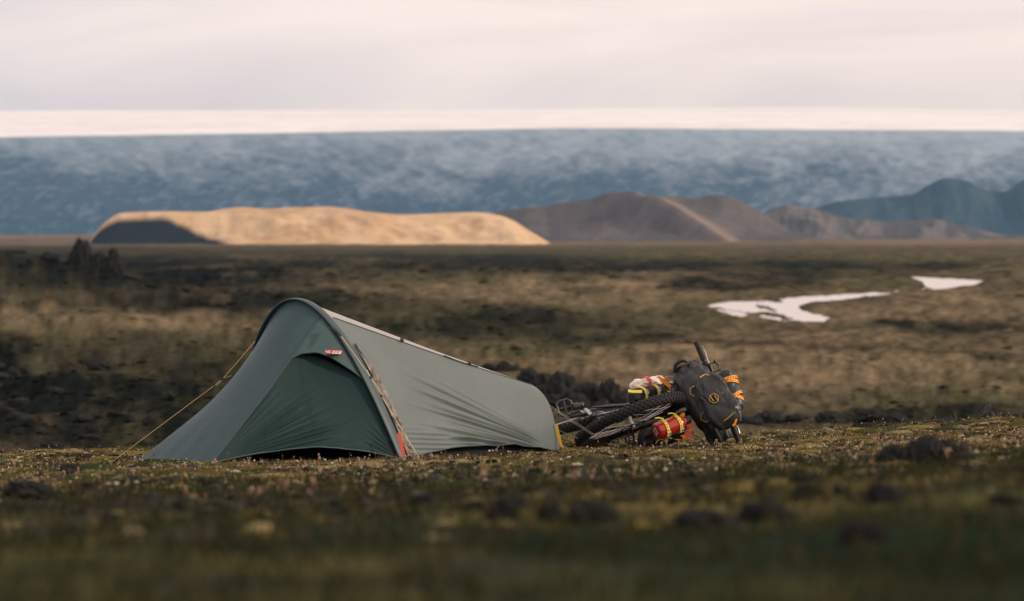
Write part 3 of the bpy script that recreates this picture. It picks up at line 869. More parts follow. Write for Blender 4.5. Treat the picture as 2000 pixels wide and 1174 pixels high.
# near guy line over the door
n0 = P(667, 657, 22.13)
gx2 = (822 - 1000) / F_PX * 21.75
n3 = np.array([gx2, 21.75, float(ground(gx2, 21.75)) + .0])
def on(px_, py_):   # along the line in depth
    k = (py_ - 657) / (893 - 657.0); return P(px_, py_, 22.13 + (21.75 - 22.13) * k)
cord([n0, on(724, 737)], M_CORDP, label='pale guy line crossing the door hood')
cord([on(716, 722), on(724, 737)], M_CORDP); cord([on(724, 737), on(744, 772)], M_CORDP); cord([on(726, 737), on(747, 772)], M_CORDP)
cord([on(745, 774), n3], M_CORDP)
for a in ((724, 738), (745, 773)):
    mb = MB(); mb.box(on(*a), (1, 0, -1.6), (0, 1, 0), (1.6, 0, 1), .008, .010, .006); mb.build('line_tensioner', M_BLACK, tent)
mb = MB(); mb.tube([P(648, 640, 22.22), P(660, 650, 22.17), n0], [.012, .009, .004], 6); mb.build('guy_tab', M_BLACK, tent)
# rear lines
for (a, b2) in (((1068, 788), (1166, 852)), ((1070, 793), (1158, 850)), ((1078, 835), (1128, 856))):
    d0 = 24.1; pb = P(b2[0], b2[1], 24.0)
    cord([P(a[0], a[1], d0), pb], M_CORDP, r=.0009)
# pegging straps
mb = MB(); mb.ribbon([P(779.5, 846, 22.10), P(784, 868, 22.07), P(790, 893, 22.04)], (1, 0, 0), .020, .005, (0, -1, 0)); mb.build('peg_strap', M_REDP, tent, label='orange-red strap at the hoop foot')
mb = MB(); mb.ribbon([P(1086, 829, 23.80), P(1091, 850, 23.8), P(1097, 874, 23.8)], (1, 0, 0), .018, .005, (0, -1, 0)); mb.build('peg_strap', M_YELP, tent, label='yellow strap at the rear corner')
mb = MB(); mb.box(P(777, 853, 22.12), (1, 0, 0), (0, 1, 0), (0, 0, 1), .012, .004, .028); mb.build('care_tag', M_GREYTAG, tent)
for pp in (P(415, 906, 21.45), P(275, 901, 21.85), n3, gC, P(791, 895, 22.03), P(1098, 875, 23.79)):
    mb = MB(); mb.tube([pp + [0, 0, .012], pp + [.01, 0, -.04]], .004, 6); mb.tube([pp + [-.012, 0, .012], pp + [.012, 0, .012]], .003, 6)
    mb.build('peg', M_GREYTAG, tent)

# logo tag: red plate, white box, lettering
M_LRED = simple('logo_red', (.50, .025, .022), rough=.45); M_LWH = simple('logo_white', (.80, .80, .80), rough=.5)
def text_mesh(s, size):
    cu = bpy.data.curves.new('txt', 'FONT'); cu.body = s; cu.size = size; cu.align_x = 'CENTER'; cu.align_y = 'CENTER'; cu.offset = size * .012; cu.resolution_u = 3
    o = bpy.data.objects.new('txt', cu); COL.objects.link(o)
    me = bpy.data.meshes.new_from_object(o.evaluated_get(bpy.context.evaluated_depsgraph_get()))
    bpy.data.objects.remove(o); bpy.data.curves.remove(cu)
    v = np.array([q.co[:] for q in me.vertices]); fs = [tuple(p.vertices) for p in me.polygons]
    bpy.data.meshes.remove(me)
    return v, fs
def put_text(s, size, c, ax, ay, name, mat, parent, sx=1.0, shear=0.0):
    v, fs = text_mesh(s, size)
    ax = np.asarray(ax, float); ay = np.asarray(ay, float)
    w_ = np.asarray(c) + np.outer(v[:, 0] * sx + shear * v[:, 1], ax) + np.outer(v[:, 1], ay)
    mb = MB(); mb.raw(w_, fs); return mb.build(name, mat, parent, smooth=False)
def near_px(grid, px, py):
    g_ = grid.reshape(-1, 3); q = (1000 + F_PX * g_[:, 0] / g_[:, 1] - px) ** 2 + (HOR - F_PX * g_[:, 2] / g_[:, 1] - py) ** 2
    return g_[np.argmin(q)]
LX = np.array([1, 0, -.045]); LX /= np.linalg.norm(LX)
LN = DN; LY = np.cross(LN, LX); LY = LY if LY[2] > 0 else -LY
lc = near_px(hood_pts, 646.5, 690) + DN * .012
def plate(c, wx, wy, th, mat, name, parent, shear=.25, **p):
    mb = MB(); v = []
    for z in (0, th):
        for x, y in ((-1, -1), (1, -1), (1, 1), (-1, 1)):
            v.append(c + LX * (x * wx / 2 + y * shear * wy / 2) + LY * (y * wy / 2) + LN * z)
    mb.raw(v, [(3, 2, 1, 0), (4, 5, 6, 7), (0, 1, 5, 4), (1, 2, 6, 5), (2, 3, 7, 6), (3, 0, 4, 7)]); return mb.build(name, mat, parent, smooth=False, **p)
logo = plate(lc, .108, .034, .004, M_LRED, 'logo_tag', tent, label='red logo tag lettered HELSPORT')
plate(lc + LX * .0235 + LN * .0042, .050, .022, .001, M_LWH, 'logo_panel', logo)
put_text('HEL', .027, lc - LX * .0265 + LN * .0050, LX, LY, 'lettering', M_LWH, logo, .84, .2)
put_text('SPORT', .021, lc + LX * .0235 + LN * .0058, LX, LY, 'lettering', M_LRED, logo, .66, .2)
plate(lc - LY * .022 + LX * .0 + LN * .001, .070, .010, .010, M_BLACK, 'tag_clip', logo)
# ================================================================== bicycle
def nrm(v): v = np.asarray(v, float); return v / np.linalg.norm(v)
HUB = P(1231, 820, 24.3)
BN = nrm((-.38, .215, .90))                      # axle, pointing up
BF = nrm(np.array([.78, .60, .20]) - BN * np.dot([.78, .60, .20], BN))    # hub -> fork crown
BG = np.cross(BF, BN); BG = BG if BG[1] < 0 else -BG                        # out in front of the bike
DEL = math.radians(15.6)
def rotF(v, a):
    v = np.asarray(v, float); return v * math.cos(a) + np.cross(BF, v) * math.sin(a) + BF * np.dot(BF, v) * (1 - math.cos(a))
mG = -BG
cands = [math.cos(DEL) * mG + sg * math.sin(DEL) * BN for sg in (1,)]
RV = .43 * BF + 1.066 * cands[0]
RHUB = HUB + RV
XB = -nrm(RV)
ZB_ = nrm(BF - XB * np.dot(BF, XB)); YB = np.cross(ZB_, XB)
RN = -YB                                         # drive side, up
def fr(x, y, z): return RHUB + XB * x + YB * y + ZB_ * z

M_TYRE = simple('tyre_rubber', (.009, .0115, .0125), rough=.75, var=.25, scale=60, bump=.3, bscale=120)
M_RIM = simple('rim_black', (.012, .012, .013), rough=.4)
M_SPOKE = simple('spoke_steel', (.62, .58, .54), rough=.28, metal=.9)
M_ALU = simple('alloy', (.42, .41, .40), rough=.35, metal=.8)
M_FRAME = simple('frame_paint', (.012, .014, .017), rough=.35, coat=.3)
M_FORK = simple('fork_paint', (.008, .009, .010), rough=.45)
M_GRIP = simple('grip_rubber', (.014, .015, .016), rough=.8)
M_LETTER = simple('white_lettering', (.62, .60, .58), rough=.6, var=.3, scale=200)
M_LETTR = simple('red_lettering', (.50, .04, .03), rough=.6)
M_PEDAL = simple('pedal_metal', (.05, .055, .055), rough=.45, metal=.5)

bike = empty('bicycle', tuple(HUB - np.array([0, 0, .16])), 'loaded black mountain bike lying on its side behind the rear of the tent', 'bicycle')

def wheel(c, n, name, label, seed=0, rot=0.0):
    n = nrm(n); e1 = nrm(np.cross(n, (0, 0, 1.0)) if abs(n[2]) < .99 else (1, 0, 0)); e2 = np.cross(n, e1)
    R_, rt = .340, .034
    root = None
    mb = MB()
    M_, K = 96, 14
    v = []
    for i in range(M_):
        a = 2 * math.pi * i / M_; rd = math.cos(a) * e1 + math.sin(a) * e2
        for j in range(K):
            t = 2 * math.pi * j / K
            v.append(c + rd * (R_ + rt * math.cos(t)) + n * (rt * 1.0 * math.sin(t)))
    f = []
    for i in range(M_):
        for j in range(K):
            i2 = (i + 1) % M_; j2 = (j + 1) % K
            f.append((i * K + j, i * K + j2, i2 * K + j2, i2 * K + j))
    mb.raw(v, f)
    # tread knobs
    for row_, tt, cnt, sx, sy in ((0, -.95, 68, .013, .012), (1, -.42, 68, .016, .013), (2, .0, 68, .014, .011), (3, .42, 68, .016, .013), (4, .95, 68, .013, .012)):
        for i in range(cnt):
            a = 2 * math.pi * (i + .5 * (row_ % 2)) / cnt + rot
            rd = math.cos(a) * e1 + math.sin(a) * e2; td = -math.sin(a) * e1 + math.cos(a) * e2
            out = rd * math.cos(tt) + n * math.sin(tt); sd_ = np.cross(td, out)
            mb.box(c + rd * R_ + out * (rt + .0022), td, sd_, out, sx, sy, .009, bev=.15)
    tyre = mb.build('tyre', M_TYRE, None)
    root = bpy.data.objects.new(name, None); COL.objects.link(root); root.parent = bike; root.empty_display_size = .05
    root['label'] = label
    root.location = tuple(c - np.array(bike.location))
    me = tyre.data; bpy.data.objects.remove(tyre)
    v = np.empty(len(me.vertices) * 3, np.float32); me.vertices.foreach_get('co', v); v = v.reshape(-1, 3) - c; me.vertices.foreach_set('co', v.astype(np.float32).ravel()); me.update()
    ty = add('tyre', me, M_TYRE, root)
    mb = MB(); v = []
    prof = [(.310, .014), (.310, -.014), (.292, -.010), (.286, -.006), (.286, .006), (.292, .010)]
    for i in range(M_):
        a = 2 * math.pi * i / M_; rd = math.cos(a) * e1 + math.sin(a) * e2
        for (rr_, hh) in prof: v.append(c + rd * rr_ + n * hh)
    K = len(prof); f = []
    for i in range(M_):
        for j in range(K):
            i2 = (i + 1) % M_; j2 = (j + 1) % K; f.append((i * K + j, i * K + j2, i2 * K + j2, i2 * K + j))
    mb.raw(v, f); mb.build('rim', M_RIM, root)
    mb = MB(); mb.lathe(c - n * .055, n, [(0, .008), (.004, .014), (.012, .014), (.016, .028), (.020, .028), (.024, .016), (.05, .014), (.085, .016), (.09, .028), (.094, .028), (.098, .014), (.106, .014), (.11, .008)], 20)
    mb.build('hub', M_ALU, root)
    mb = MB()
    for i in range(6):
        a = i * math.pi / 3; mb.bar(c - n * .045 + .03 * (math.cos(a) * e1 + math.sin(a) * e2), c - n * .045 + .075 * (math.cos(a + .5) * e1 + math.sin(a + .5) * e2), .004, 5)
    ring = [c - n * .045 + .080 * (math.cos(a) * e1 + math.sin(a) * e2) for a in np.linspace(0, 2 * math.pi, 41)]
    mb.ribbon(ring, [nrm(p - c + n * .045) for p in ring], .014, .002, n); mb.build('brake_disc', M_PEDAL, root)
    # spokes
    for i in range(32):
        a = 2 * math.pi * i / 32; sgn = 1 if i % 2 else -1; lead = .55 if (i // 2) % 2 else -.55
        hp = c + n * (.038 * sgn) + .026 * (math.cos(a + lead * 2) * e1 + math.sin(a + lead * 2) * e2)
        rp = c + n * (.004 * sgn) + .288 * (math.cos(a) * e1 + math.sin(a) * e2)
        mb = MB(); mb.bar(hp, rp, .0013, 4); mb.build('spoke', M_SPOKE, root)
    # printed lettering on both side walls
    for (m_, a0, a1, side) in ((M_LETTR, .34, .52, -1), (M_LETTER, .55, 1.0, -1), (M_LETTR, 1.15, 1.45, -1), (M_LETTER, 3.3, 3.9, 1)):
        mb = MB()
        cnt = max(2, int((a1 - a0) / .055))
        for i in range(cnt):
            a = a0 + (a1 - a0) * (i + .5) / cnt + rot
            rd = math.cos(a) * e1 + math.sin(a) * e2; td = -math.sin(a) * e1 + math.cos(a) * e2
            out = -rd * .35 + n * (side * .937)
            mb.box(c + rd * R_ + out * (rt + .0008), td, np.cross(out, td), out, .013, .009 - .003 * (i % 2), .0016, bev=0)
        mb.build('sidewall_lettering', m_, root)
    return root, e1, e2

wheel(HUB, BN, 'front_wheel', 'front wheel with knobbly tyre tipped up to the camera', rot=0.0)
wheel(RHUB, RN, 'rear_wheel', 'rear wheel half hidden behind the tent', rot=.4)

# fork: two legs above and below the wheel, crown, steerer
CROWN = HUB + BF * .50
fk = MB()
for s_ in (-1, 1):
    a = HUB + BN * (.058 * s_); b_ = CROWN + BN * (.060 * s_) + BF * -.02
    fk.tube([a - BF * .02, a + BF * .08, a + BF * .28, b_, b_ + BF * .03 - BN * (.012 * s_)], [.013, .019, .021, .019, .015], 10)
fk.tube([CROWN - BN * .062 + BF * .01, CROWN + BN * .062 + BF * .01], .022, 10)
fork = fk.build('fork', M_FORK, bike)
mb = MB(); mb.lathe(CROWN + BG * .05 + BF * .02, BG, [(0, .014), (.004, .014), (.006, .011)], 16); mb.build('crown_bolt', M_ALU, fork)
mb = MB(); mb.lathe(P(1345, 785.5, 24.52), (0, -1, .1), [(-.03, .010), (0, .0185), (.006, .0185), (.008, .012)], 18); mb.build('stem_bolt', M_ALU, fork)

# frame
fm = MB()
HB = fr(*[np.dot(CROWN + BF * .03 - RHUB, q) for q in (XB, YB, ZB_)]); HT = HB + BF * .115
BBp = fr(.435, 0, -.035); ST = fr(.31, 0, .40)
fm.tube([HB, HT], .026, 12)
fm.tube([HB + BF * .02, (HB + BBp) / 2 + XB * .01, BBp], [.026, .028, .026], 12)
fm.tube([HT - BF * .03, (HT + ST) / 2, ST - ZB_ * .02], [.020, .019, .017], 12)
fm.tube([BBp, ST], .017, 12)
for s_ in (-1, 1):
    fm.tube([BBp + YB * .03 * s_, fr(.22, .055 * s_, -.02), fr(0, .065 * s_, 0)], [.012, .011, .010], 8)
    fm.tube([ST - ZB_ * .05 + YB * .015 * s_, fr(.17, .05 * s_, .20), fr(0, .065 * s_, 0)], [.009, .009, .009], 8)
frame = fm.build('frame', M_FRAME, bike)
mb = MB(); mb.lathe(BBp - YB * .045, YB, [(0, .024), (.09, .024)], 16); mb.build('bottom_bracket', M_RIM, frame)

# saddle and post
mb = MB(); mb.bar(ST, fr(.265, 0, .56), .0145, 10); mb.build('seat_post', M_RIM, bike)
sp = [fr(.10, 0, .585), fr(.14, 0, .592), fr(.22, 0, .585), (fr(.30, 0, .580)), fr(.36, 0, .580), fr(.385, 0, .572)]
wd = [.055, .072, .055, .030, .022, .012]
mb = MB(); v = []
for p_, w_ in zip(sp, wd):
    for a in np.linspace(0, 2 * math.pi, 12, endpoint=False): v.append(p_ + YB * w_ * math.cos(a) + ZB_ * .020 * math.sin(a))
mb.raw(v, [tuple(q) for q in grid_faces(6, 12, True)] + [tuple(range(11, -1, -1)), tuple(range(60, 72))]); mb.build('saddle', M_GRIP, bike)

# drivetrain
cr_o = BBp - YB * .052
mb = MB()
ring = [cr_o + .060 * (math.cos(a) * XB + math.sin(a) * ZB_) for a in np.linspace(0, 2 * math.pi, 33)]
mb.ribbon(ring, [nrm(p - cr_o) for p in ring], .022, .003, -YB)
for i in range(32):
    a = 2 * math.pi * i / 32; mb.box(cr_o + .073 * (math.cos(a) * XB + math.sin(a) * ZB_), XB, YB, ZB_, .006, .003, .006, bev=0)
crank = mb.build('crankset', M_PEDAL, bike)
PD = nrm(-ZB_ * .95 - XB * .25)
for s_, dv in ((-1, 1.0), (1, -1.0)):
    c0 = BBp + YB * (.062 * s_); c1 = c0 + PD * (.170 * dv) + YB * (.010 * s_)
    mb = MB(); mb.tube([c0, (c0 + c1) / 2, c1], [.014, .011, .010], 8); mb.build('crank_arm', M_FORK, crank)
    # platform pedal: open cage with spindle
    pc = c1 + YB * (.065 * s_)
    if s_ == -1:
        q1 = nrm((.86, .25, .10)); q1 = nrm(q1 - YB * np.dot(q1, YB)); q2 = np.cross(YB, q1)
    else:
        q1, q2 = PD, np.cross(YB, PD)
    mb = MB()
    cx_ = [(-.050, -.030), (-.028, -.050), (.028, -.050), (.050, -.030), (.050, .030), (.028, .050), (-.028, .050), (-.050, .030), (-.050, -.030)]
    mb.tube([pc + q1 * a + YB * b2 for a, b2 in cx_], .0075, 6)
    mb.bar(c1, pc + YB * (.05 * s_), .009, 8); mb.bar(pc - q1 * .05, pc + q1 * .05, .006, 6)
    for a, b2 in cx_[:-1]: mb.bar(pc + q1 * a + YB * b2 - q2 * .012, pc + q1 * a + YB * b2 + q2 * .012, .0028, 5)
    mb.build('pedal', M_PEDAL, crank)
# cassette, derailleur, chain
mb = MB()
for k in range(9): mb.lathe(RHUB - YB * (.026 + .004 * k), -YB, [(0, .056 - .004 * k), (.0022, .056 - .004 * k)], 28)
mb.build('cassette', M_ALU, bike)
mb = MB()
dr = fr(-.01, -.07, -.045)
mb.tube([fr(0, -.07, 0), dr, dr + ZB_ * -.02 + XB * .05], [.012, .014, .010], 8); mb.lathe(dr + XB * .06 - ZB_ * .05, YB, [(-.004, .022), (.004, .022)], 14); mb.lathe(dr + XB * .02 - ZB_ * .02, YB, [(-.004, .020), (.004, .020)], 14)
mb.build('derailleur', M_PEDAL, bike)
mb = MB()
mb.tube([cr_o + ZB_ * .073, fr(.2, -.052, .055), RHUB - YB * .045 + ZB_ * .045], .004, 5); mb.tube([cr_o - ZB_ * .073, fr(.2, -.055, -.075), dr + XB * .06 - ZB_ * .07], .004, 5)
mb.build('chain', M_PEDAL, bike)

# small fittings on the visible upper side of the frame
mb = MB(); mb.lathe(P(1129, 793, 25.0), (1, .1, .25), [(-.035, .012), (-.03, .024), (.0, .026), (.012, .018), (.03, .020), (.04, .012)], 14); mb.build('dynamo_light', M_PEDAL, bike)
mb = MB(); mb.tube([P(1143, 800, 24.95), P(1147, 803, 24.93), P(1155, 811, 24.9)], [.013, .015, .012], 8); mb.build('crank_boss', M_ALU, bike)
mb = MB(); mb.tube([P(1142, 793, 25.0), P(1152, 786, 25.0), P(1163, 785, 25.0), P(1175, 790, 25.0)], .0022, 5); mb.build('gear_cable', M_BLACK, bike)
mb = MB(); mb.tube([P(1157, 796, 24.98), P(1185, 794, 24.95), P(1222, 792, 24.9), P(1240, 786, 24.9)], [.006, .011, .012, .012], 8); mb.build('rack_stay', M_FRAME, bike)

# handlebar
BC = HUB + BF * .70 + BG * .055
hbm = MB(); hbm.tube([BC - BN * .36, BC - BN * .10, BC + BN * .10, BC + BN * .36], [.011, .0155, .0155, .011], 12)
hbar = hbm.build('handlebar', M_FORK, bike)
mb = MB(); mb.tube([HT + BF * .01, BC], [.022, .024], 10); mb.bar(HT - BF * .005, HT + BF * .05, .022, 12); mb.build('stem', M_FORK, hbar)
for s_ in (1, -1):
    mb = MB(); g0 = BC + BN * (.365 * s_); g1 = BC + BN * (.235 * s_)
    mb.lathe(g0, g1 - g0, [(0, .012), (.002, .0175), (.006, .018)] + [(.012 + .006 * k, .0165 + .0008 * (k % 2)) for k in range(18)] + [(.124, .0185), (.13, .0185)], 16)
    mb.build('grip', M_GRIP, hbar)
    # brake lever: clamp, body and silver blade
    cl = BC + BN * (.205 * s_)
    mb = MB(); mb.lathe(cl - BN * .012, BN, [(0, .020), (.024, .020)], 14); mb.tube([cl + BG * .018, cl + BG * .034 - BN * (.03 * s_), cl + BG * .030 - BN * (.065 * s_)], [.012, .014, .010], 8)
    mb.build('brake_clamp', M_FORK, hbar)
    mb = MB(); mb.tube([cl + BG * .032 - BN * (.02 * s_), cl + BG * .036 + BN * (.025 * s_), cl + BG * .046 + BN * (.06 * s_), cl + BG * .040 + BN * (.095 * s_), cl + BG * .050 + BN * (.105 * s_)], [.008, .006, .0055, .0055, .005], 8)
    mb.build('brake_lever', M_ALU, hbar)
    mb = MB(); mb.tube([cl + BG * .020 - BN * (.03 * s_) - BF * .02, cl + BG * .03 - BN * (.09 * s_) - BF * .03, cl + BG * .03 - BN * (.13 * s_) - BF * .02], [.013, .012, .008], 8); mb.build('shifter', M_PEDAL, hbar)
# open bracket standing off the bar
kb = P(1396, 716, 24.62); kx = nrm((.80, .1, .35)); ky = nrm((-.36, .1, .80)); kz = np.cross(kx, ky)
mb = MB()
fr_ = [(-.028, -.030), (.020, -.034), (.026, -.004), (.012, .026), (-.022, .028)]
pts = [kb + kx * a + ky * b2 for a, b2 in fr_]
mb.tube(pts + [pts[0]], .0058, 6); mb.bar(pts[0], pts[0] - kx * .03 - ky * .01, .009, 6); mb.bar(pts[4], pts[4] - kx * .02, .008, 6)
mb.bar(pts[3] - kz * .016, pts[3] + kz * .016 + ky * .010, .006, 6); mb.bar(pts[1] - kz * .016, pts[1] + kz * .016, .006, 6)
mb.build('device_bracket', M_FORK, hbar)
# thin wire loop behind the front load
mb = MB(); mb.tube([P(1296, 742, 24.75), P(1299, 737, 24.75), P(1306, 735, 24.75), P(1322, 735.5, 24.78), P(1335, 737, 24.8)], .0024, 5); mb.build('brake_cable', M_ALU, bike)
mb = MB(); mb.tube([P(1296, 750, 24.7), P(1312, 748, 24.7), P(1330, 752, 24.75), P(1345, 770, 24.75)], .004, 5); mb.build('brake_cable', M_BLACK, bike)

# ================================================================== luggage
M_BAG = simple('bag_dark_grey_nylon', (.0165, .019, .021), rough=.46, var=.12, scale=30, bump=.25, bscale=90)
M_BAGB = simple('bag_black_nylon', (.007, .0085, .0095), rough=.6, var=.2, scale=30, bump=.3, bscale=60)
M_SACK = simple('stuff_sack_teal_black', (.008, .016, .019), rough=.42, var=.2, scale=20, bump=.4, bscale=30)
M_YEL = simple('logo_yellow', (.62, .42, .06), rough=.5)
M_STRY = simple('yellow_rubber', (.80, .64, .07), rough=.5, var=.08)
M_STRO = simple('orange_rubber', (.92, .32, .012), rough=.5, var=.08)
M_STRR = simple('red_rubber', (.62, .06, .03), rough=.5, var=.08)
M_BOT = simple('red_bottle_paint', (.36, .018, .010), rough=.22, var=.05, coat=.5)
M_HOLE = simple('strap_hole', (.02, .015, .01), rough=.9)
M_BUCK = simple('buckle', (.70, .70, .66), rough=.4)
M_GREYL = simple('grey_lettering', (.16, .16, .17), rough=.6)

def bag_mesh(c0, c1, xd, rx, ry, prof, n_exp=2.4, wr=.004, seed=0, nt=60, na=56, flat0=None, flat1=None, fold=None):
    """closed bag swept from c0 to c1. prof: list of (t, scale_x, scale_y). xd: direction of the rx half width."""
    c0 = np.asarray(c0, float); c1 = np.asarray(c1, float); ax = nrm(c1 - c0); L = np.linalg.norm(c1 - c0)
    xd = nrm(np.asarray(xd, float) - ax * np.dot(xd, ax)); yd = np.cross(ax, xd)
    tt = np.linspace(0, 1, nt); T, A = np.meshgrid(tt, np.linspace(0, 2 * math.pi, na, endpoint=False), indexing='ij')
    sx = pchip([p[0] for p in prof], [p[1] for p in prof])(T); sy = pchip([p[0] for p in prof], [p[2] for p in prof])(T)
    ca, sa = np.cos(A), np.sin(A)
    X = rx * sx * np.sign(ca) * np.abs(ca) ** (2 / n_exp); Y = ry * sy * np.sign(sa) * np.abs(sa) ** (2 / n_exp)
    w_ = wr * (fbm(np.cos(A) * 2 + T * 5, np.sin(A) * 2 + T * 3 + seed, 4, 600 + seed) + .6 * fbm(A * 2.2, T * 4.5, 3, 610 + seed) * np.abs(np.sin(A)))
    if fold is not None: w_ = w_ + fold(T, A)
    X = X + w_ * ca; Y = Y + w_ * sa
    pts = c0 + T[..., None] * L * ax + X[..., None] * xd + Y[..., None] * yd
    pts = pts.reshape(-1, 3)
    f = [tuple(q) for q in grid_faces(nt, na, True)] + [tuple(range(na - 1, -1, -1)), tuple(range((nt - 1) * na, nt * na))]
    return pts, f, (c0, ax, L, xd, yd)

def strap_ring(c, ax, xd, rx, ry, width, thick, mat, name, parent, holes=12, nexp=2.4, a0=0.0, a1=2 * math.pi, tilt=0.0, buckle=None, **p):
    ax = nrm(ax); xd = nrm(np.asarray(xd, float) - ax * np.dot(xd, ax)); yd = np.cross(ax, xd)
    mb = MB(); mh_ = MB(); A = np.linspace(a0, a1, 49)
    path = []; nn = []
    for a in A:
        ca, sa = math.cos(a), math.sin(a)
        pt = c + xd * (rx * np.sign(ca) * abs(ca) ** (2 / nexp)) + yd * (ry * np.sign(sa) * abs(sa) ** (2 / nexp)) + ax * (tilt * math.cos(a))
        path.append(pt); nn.append(nrm(xd * ca / rx + yd * sa / ry))
    path = np.array(path); nn = np.array(nn)
    mb.ribbon(path, ax, width, thick, nn)
    o = mb.build(name, mat, parent, **p)
    tg = np.gradient(path, axis=0)
    for i in np.linspace(1, 47, holes).astype(int):
        t_ = nrm(tg[i]); mh_.box(path[i] + nn[i] * (thick + .0004), t_, ax, nn[i], .0075, .0050, .0012, bev=0)
    if holes: mh_.build('strap_holes', M_HOLE, o, kind='stuff')
    if buckle is not None:
        k = int(buckle * 48); t_ = nrm(tg[k]); mbk = MB()
        w2 = width * 1.35
        q = [(-.012, -w2 / 2), (.012, -w2 / 2), (.012, w2 / 2), (-.012, w2 / 2), (-.012, -w2 / 2)]
        mbk.tube([path[k] + nn[k] * (thick + .003) + t_ * a + ax * b2 for a, b2 in q], .0022, 5); mbk.build('buckle', M_BUCK, o)
    return o

def hexring(c, nx, ny, r, wd, name, mat, parent, bars=True, nz=None, part=6, start=0):
    nx, ny = nrm(nx), nrm(ny); nz = np.cross(nx, ny) if nz is None else nrm(nz)
    mb = MB()
    pts = [c + r * (math.cos(a) * nx + math.sin(a) * ny) for a in np.radians(np.arange(start * 60 + 30, start * 60 + 31 + part * 60, 60))]
    mb.tube(pts, wd, 5)
    if bars:
        for s_ in (-1, 1): mb.bar(c + nx * (.33 * r * s_) + ny * r * .42 - nx * r * .06 , c + nx * (.33 * r * s_) - ny * r * .42 + nx * r * .06, wd * .8, 5)
    return mb.build(name, mat, parent)

# -- big roll bag across the bar
r0, r1 = P(1338, 712, 24.62), P(1410, 862, 24.42)
rax = nrm(r1 - r0)
def fold_roll(T, A): return -.012 * np.exp(-((T - .10) / .05) ** 2) * (np.sin(A * 4 + 1) > .2) + .006 * np.sin(A * 7 + T * 9) * np.exp(-((T - .12) / .12) ** 2) - .010 * np.exp(-((T - .80) / .05) ** 2) * np.sin(A * 3) ** 2
v, f, _ = bag_mesh(r0, r1, (1, 0, .38), .118, .105, [(0, .62, .25), (.05, .80, .45), (.14, .98, .86), (.24, 1.0, 1.0), (.5, .96, 1.0), (.70, .88, .95), (.82, .70, .7), (.92, .62, .40), (1, .55, .16)], 2.3, .018, 3, fold=fold_roll)
roll_pts = v; mb = MB(); mb.raw(v, f); rollbag = mb.build('roll_bag', M_BAG, None, origin=(r0 + r1) / 2, label='large dark grey roll-top bag strapped across the handlebar', category='bag')
# rolled closure lip with its black handle loop at the top
h0 = P(1320, 716, 24.58)
mb = MB(); mb.tube([P(1317, 725, 24.56), P(1319, 714, 24.55), P(1327, 706, 24.55), P(1337, 704.5, 24.55), P(1342, 708, 24.55)], [.010, .013, .013, .011, .008], 8); mb.build('handle_loop', M_BAGB, rollbag)
mb = MB(); mb.tube([P(1315, 728, 24.6), P(1330, 716, 24.55), P(1352, 707, 24.6)], [.006, .010, .006], 8); mb.build('rolled_lip', M_BAGB, rollbag)
mb = MB(); mb.tube([P(1394, 835, 24.36), P(1401, 848, 24.36), P(1408, 862, 24.37)], [.010, .016, .012], 8); mb.build('rolled_end', M_BAGB, rollbag)

# -- front pocket bag with hexagon emblem
s0, s1 = P(1380, 734, 24.37), P(1427, 833, 24.21)
v, f, _ = bag_mesh(s0, s1, (1, 0, .42), .100, .062, [(0, .42, .30), (.06, .62, .55), (.18, .80, .85), (.40, .98, 1.0), (.62, 1.08, 1.05), (.80, 1.04, .98), (.93, .88, .66), (1, .70, .30)], 2.9, .015, 8,
                   fold=lambda T, A: .013 * np.sin(A * 6 + 2 + T * 3) * np.exp(-((T - .12) / .16) ** 2) + .009 * np.sin(T * 15 + np.cos(A) * 4) * np.exp(-((T - .85) / .14) ** 2) - .010 * np.exp(-((np.sin(A * 1.5 + T * 5 + .6)) / .16) ** 2) * np.sin(np.pi * T))
pock_pts = v
mb = MB(); mb.raw(v, f); pocket = mb.build('pocket_bag', M_BAG, None, origin=(s0 + s1) / 2, label='dark grey front pocket bag with a yellow hexagon emblem', category='bag')
sN = nrm((.18, -.93, .18)); sX = nrm(np.cross(sN, rax)); sX = sX if sX[0] > 0 else -sX; sY = -rax
def on_bag(px, py, off=.004, g_=None):
    g_ = pock_pts if g_ is None else g_; q = (1000 + F_PX * g_[:, 0] / g_[:, 1] - px) ** 2 + (HOR - F_PX * g_[:, 2] / g_[:, 1] - py) ** 2
    near = np.where(q < 60)[0]
    i = near[np.argmin(g_[near, 1])] if len(near) else np.argmin(q)
    return P(px, py, g_[i, 1] - off)
for (hx_, hy_, pt_, st_) in ((1357, 764, 3, 1), (1378, 814, 4, 1)):
    pp = [on_bag(hx_ + 10.5 * math.cos(a), hy_ - 10.5 * math.sin(a), .006, roll_pts) for a in np.radians(np.arange(st_ * 60 + 30, st_ * 60 + 31 + pt_ * 60, 60))]
    mb = MB(); mb.tube(pp, .0028, 5); mb.build('hexagon_patch', M_YEL, rollbag)
hc = on_bag(1394.5, 778, .004)
EX = nrm((1, -.05, 0.0)); EY = nrm((0, .06, 1))
hexring(hc, EX, EY, .031, .0026, 'hexagon_emblem', M_YEL, pocket, bars=False)
mb = MB(); mb.raw([hc + .027 * (math.cos(a) * EX + math.sin(a) * EY) + np.array([0, .002, 0]) for a in np.radians(np.arange(30, 390, 60))], [(0, 1, 2, 3, 4, 5)]); mb.build('emblem_patch', M_BAGB, pocket)
mb = MB()
for (a, b2) in (((1386.5, 773), (1394, 783.5)), ((1395, 771.5), (1402, 782))): mb.bar(P(a[0], a[1], hc[1] - .003), P(b2[0], b2[1], hc[1] - .003), .0022, 5)
mb.build('emblem_bars', M_YEL, pocket, kind='stuff')
tdir = nrm(P(1413, 783, 24.2) - P(1401, 763, 24.2))
tcn = on_bag(1407, 773, .006)
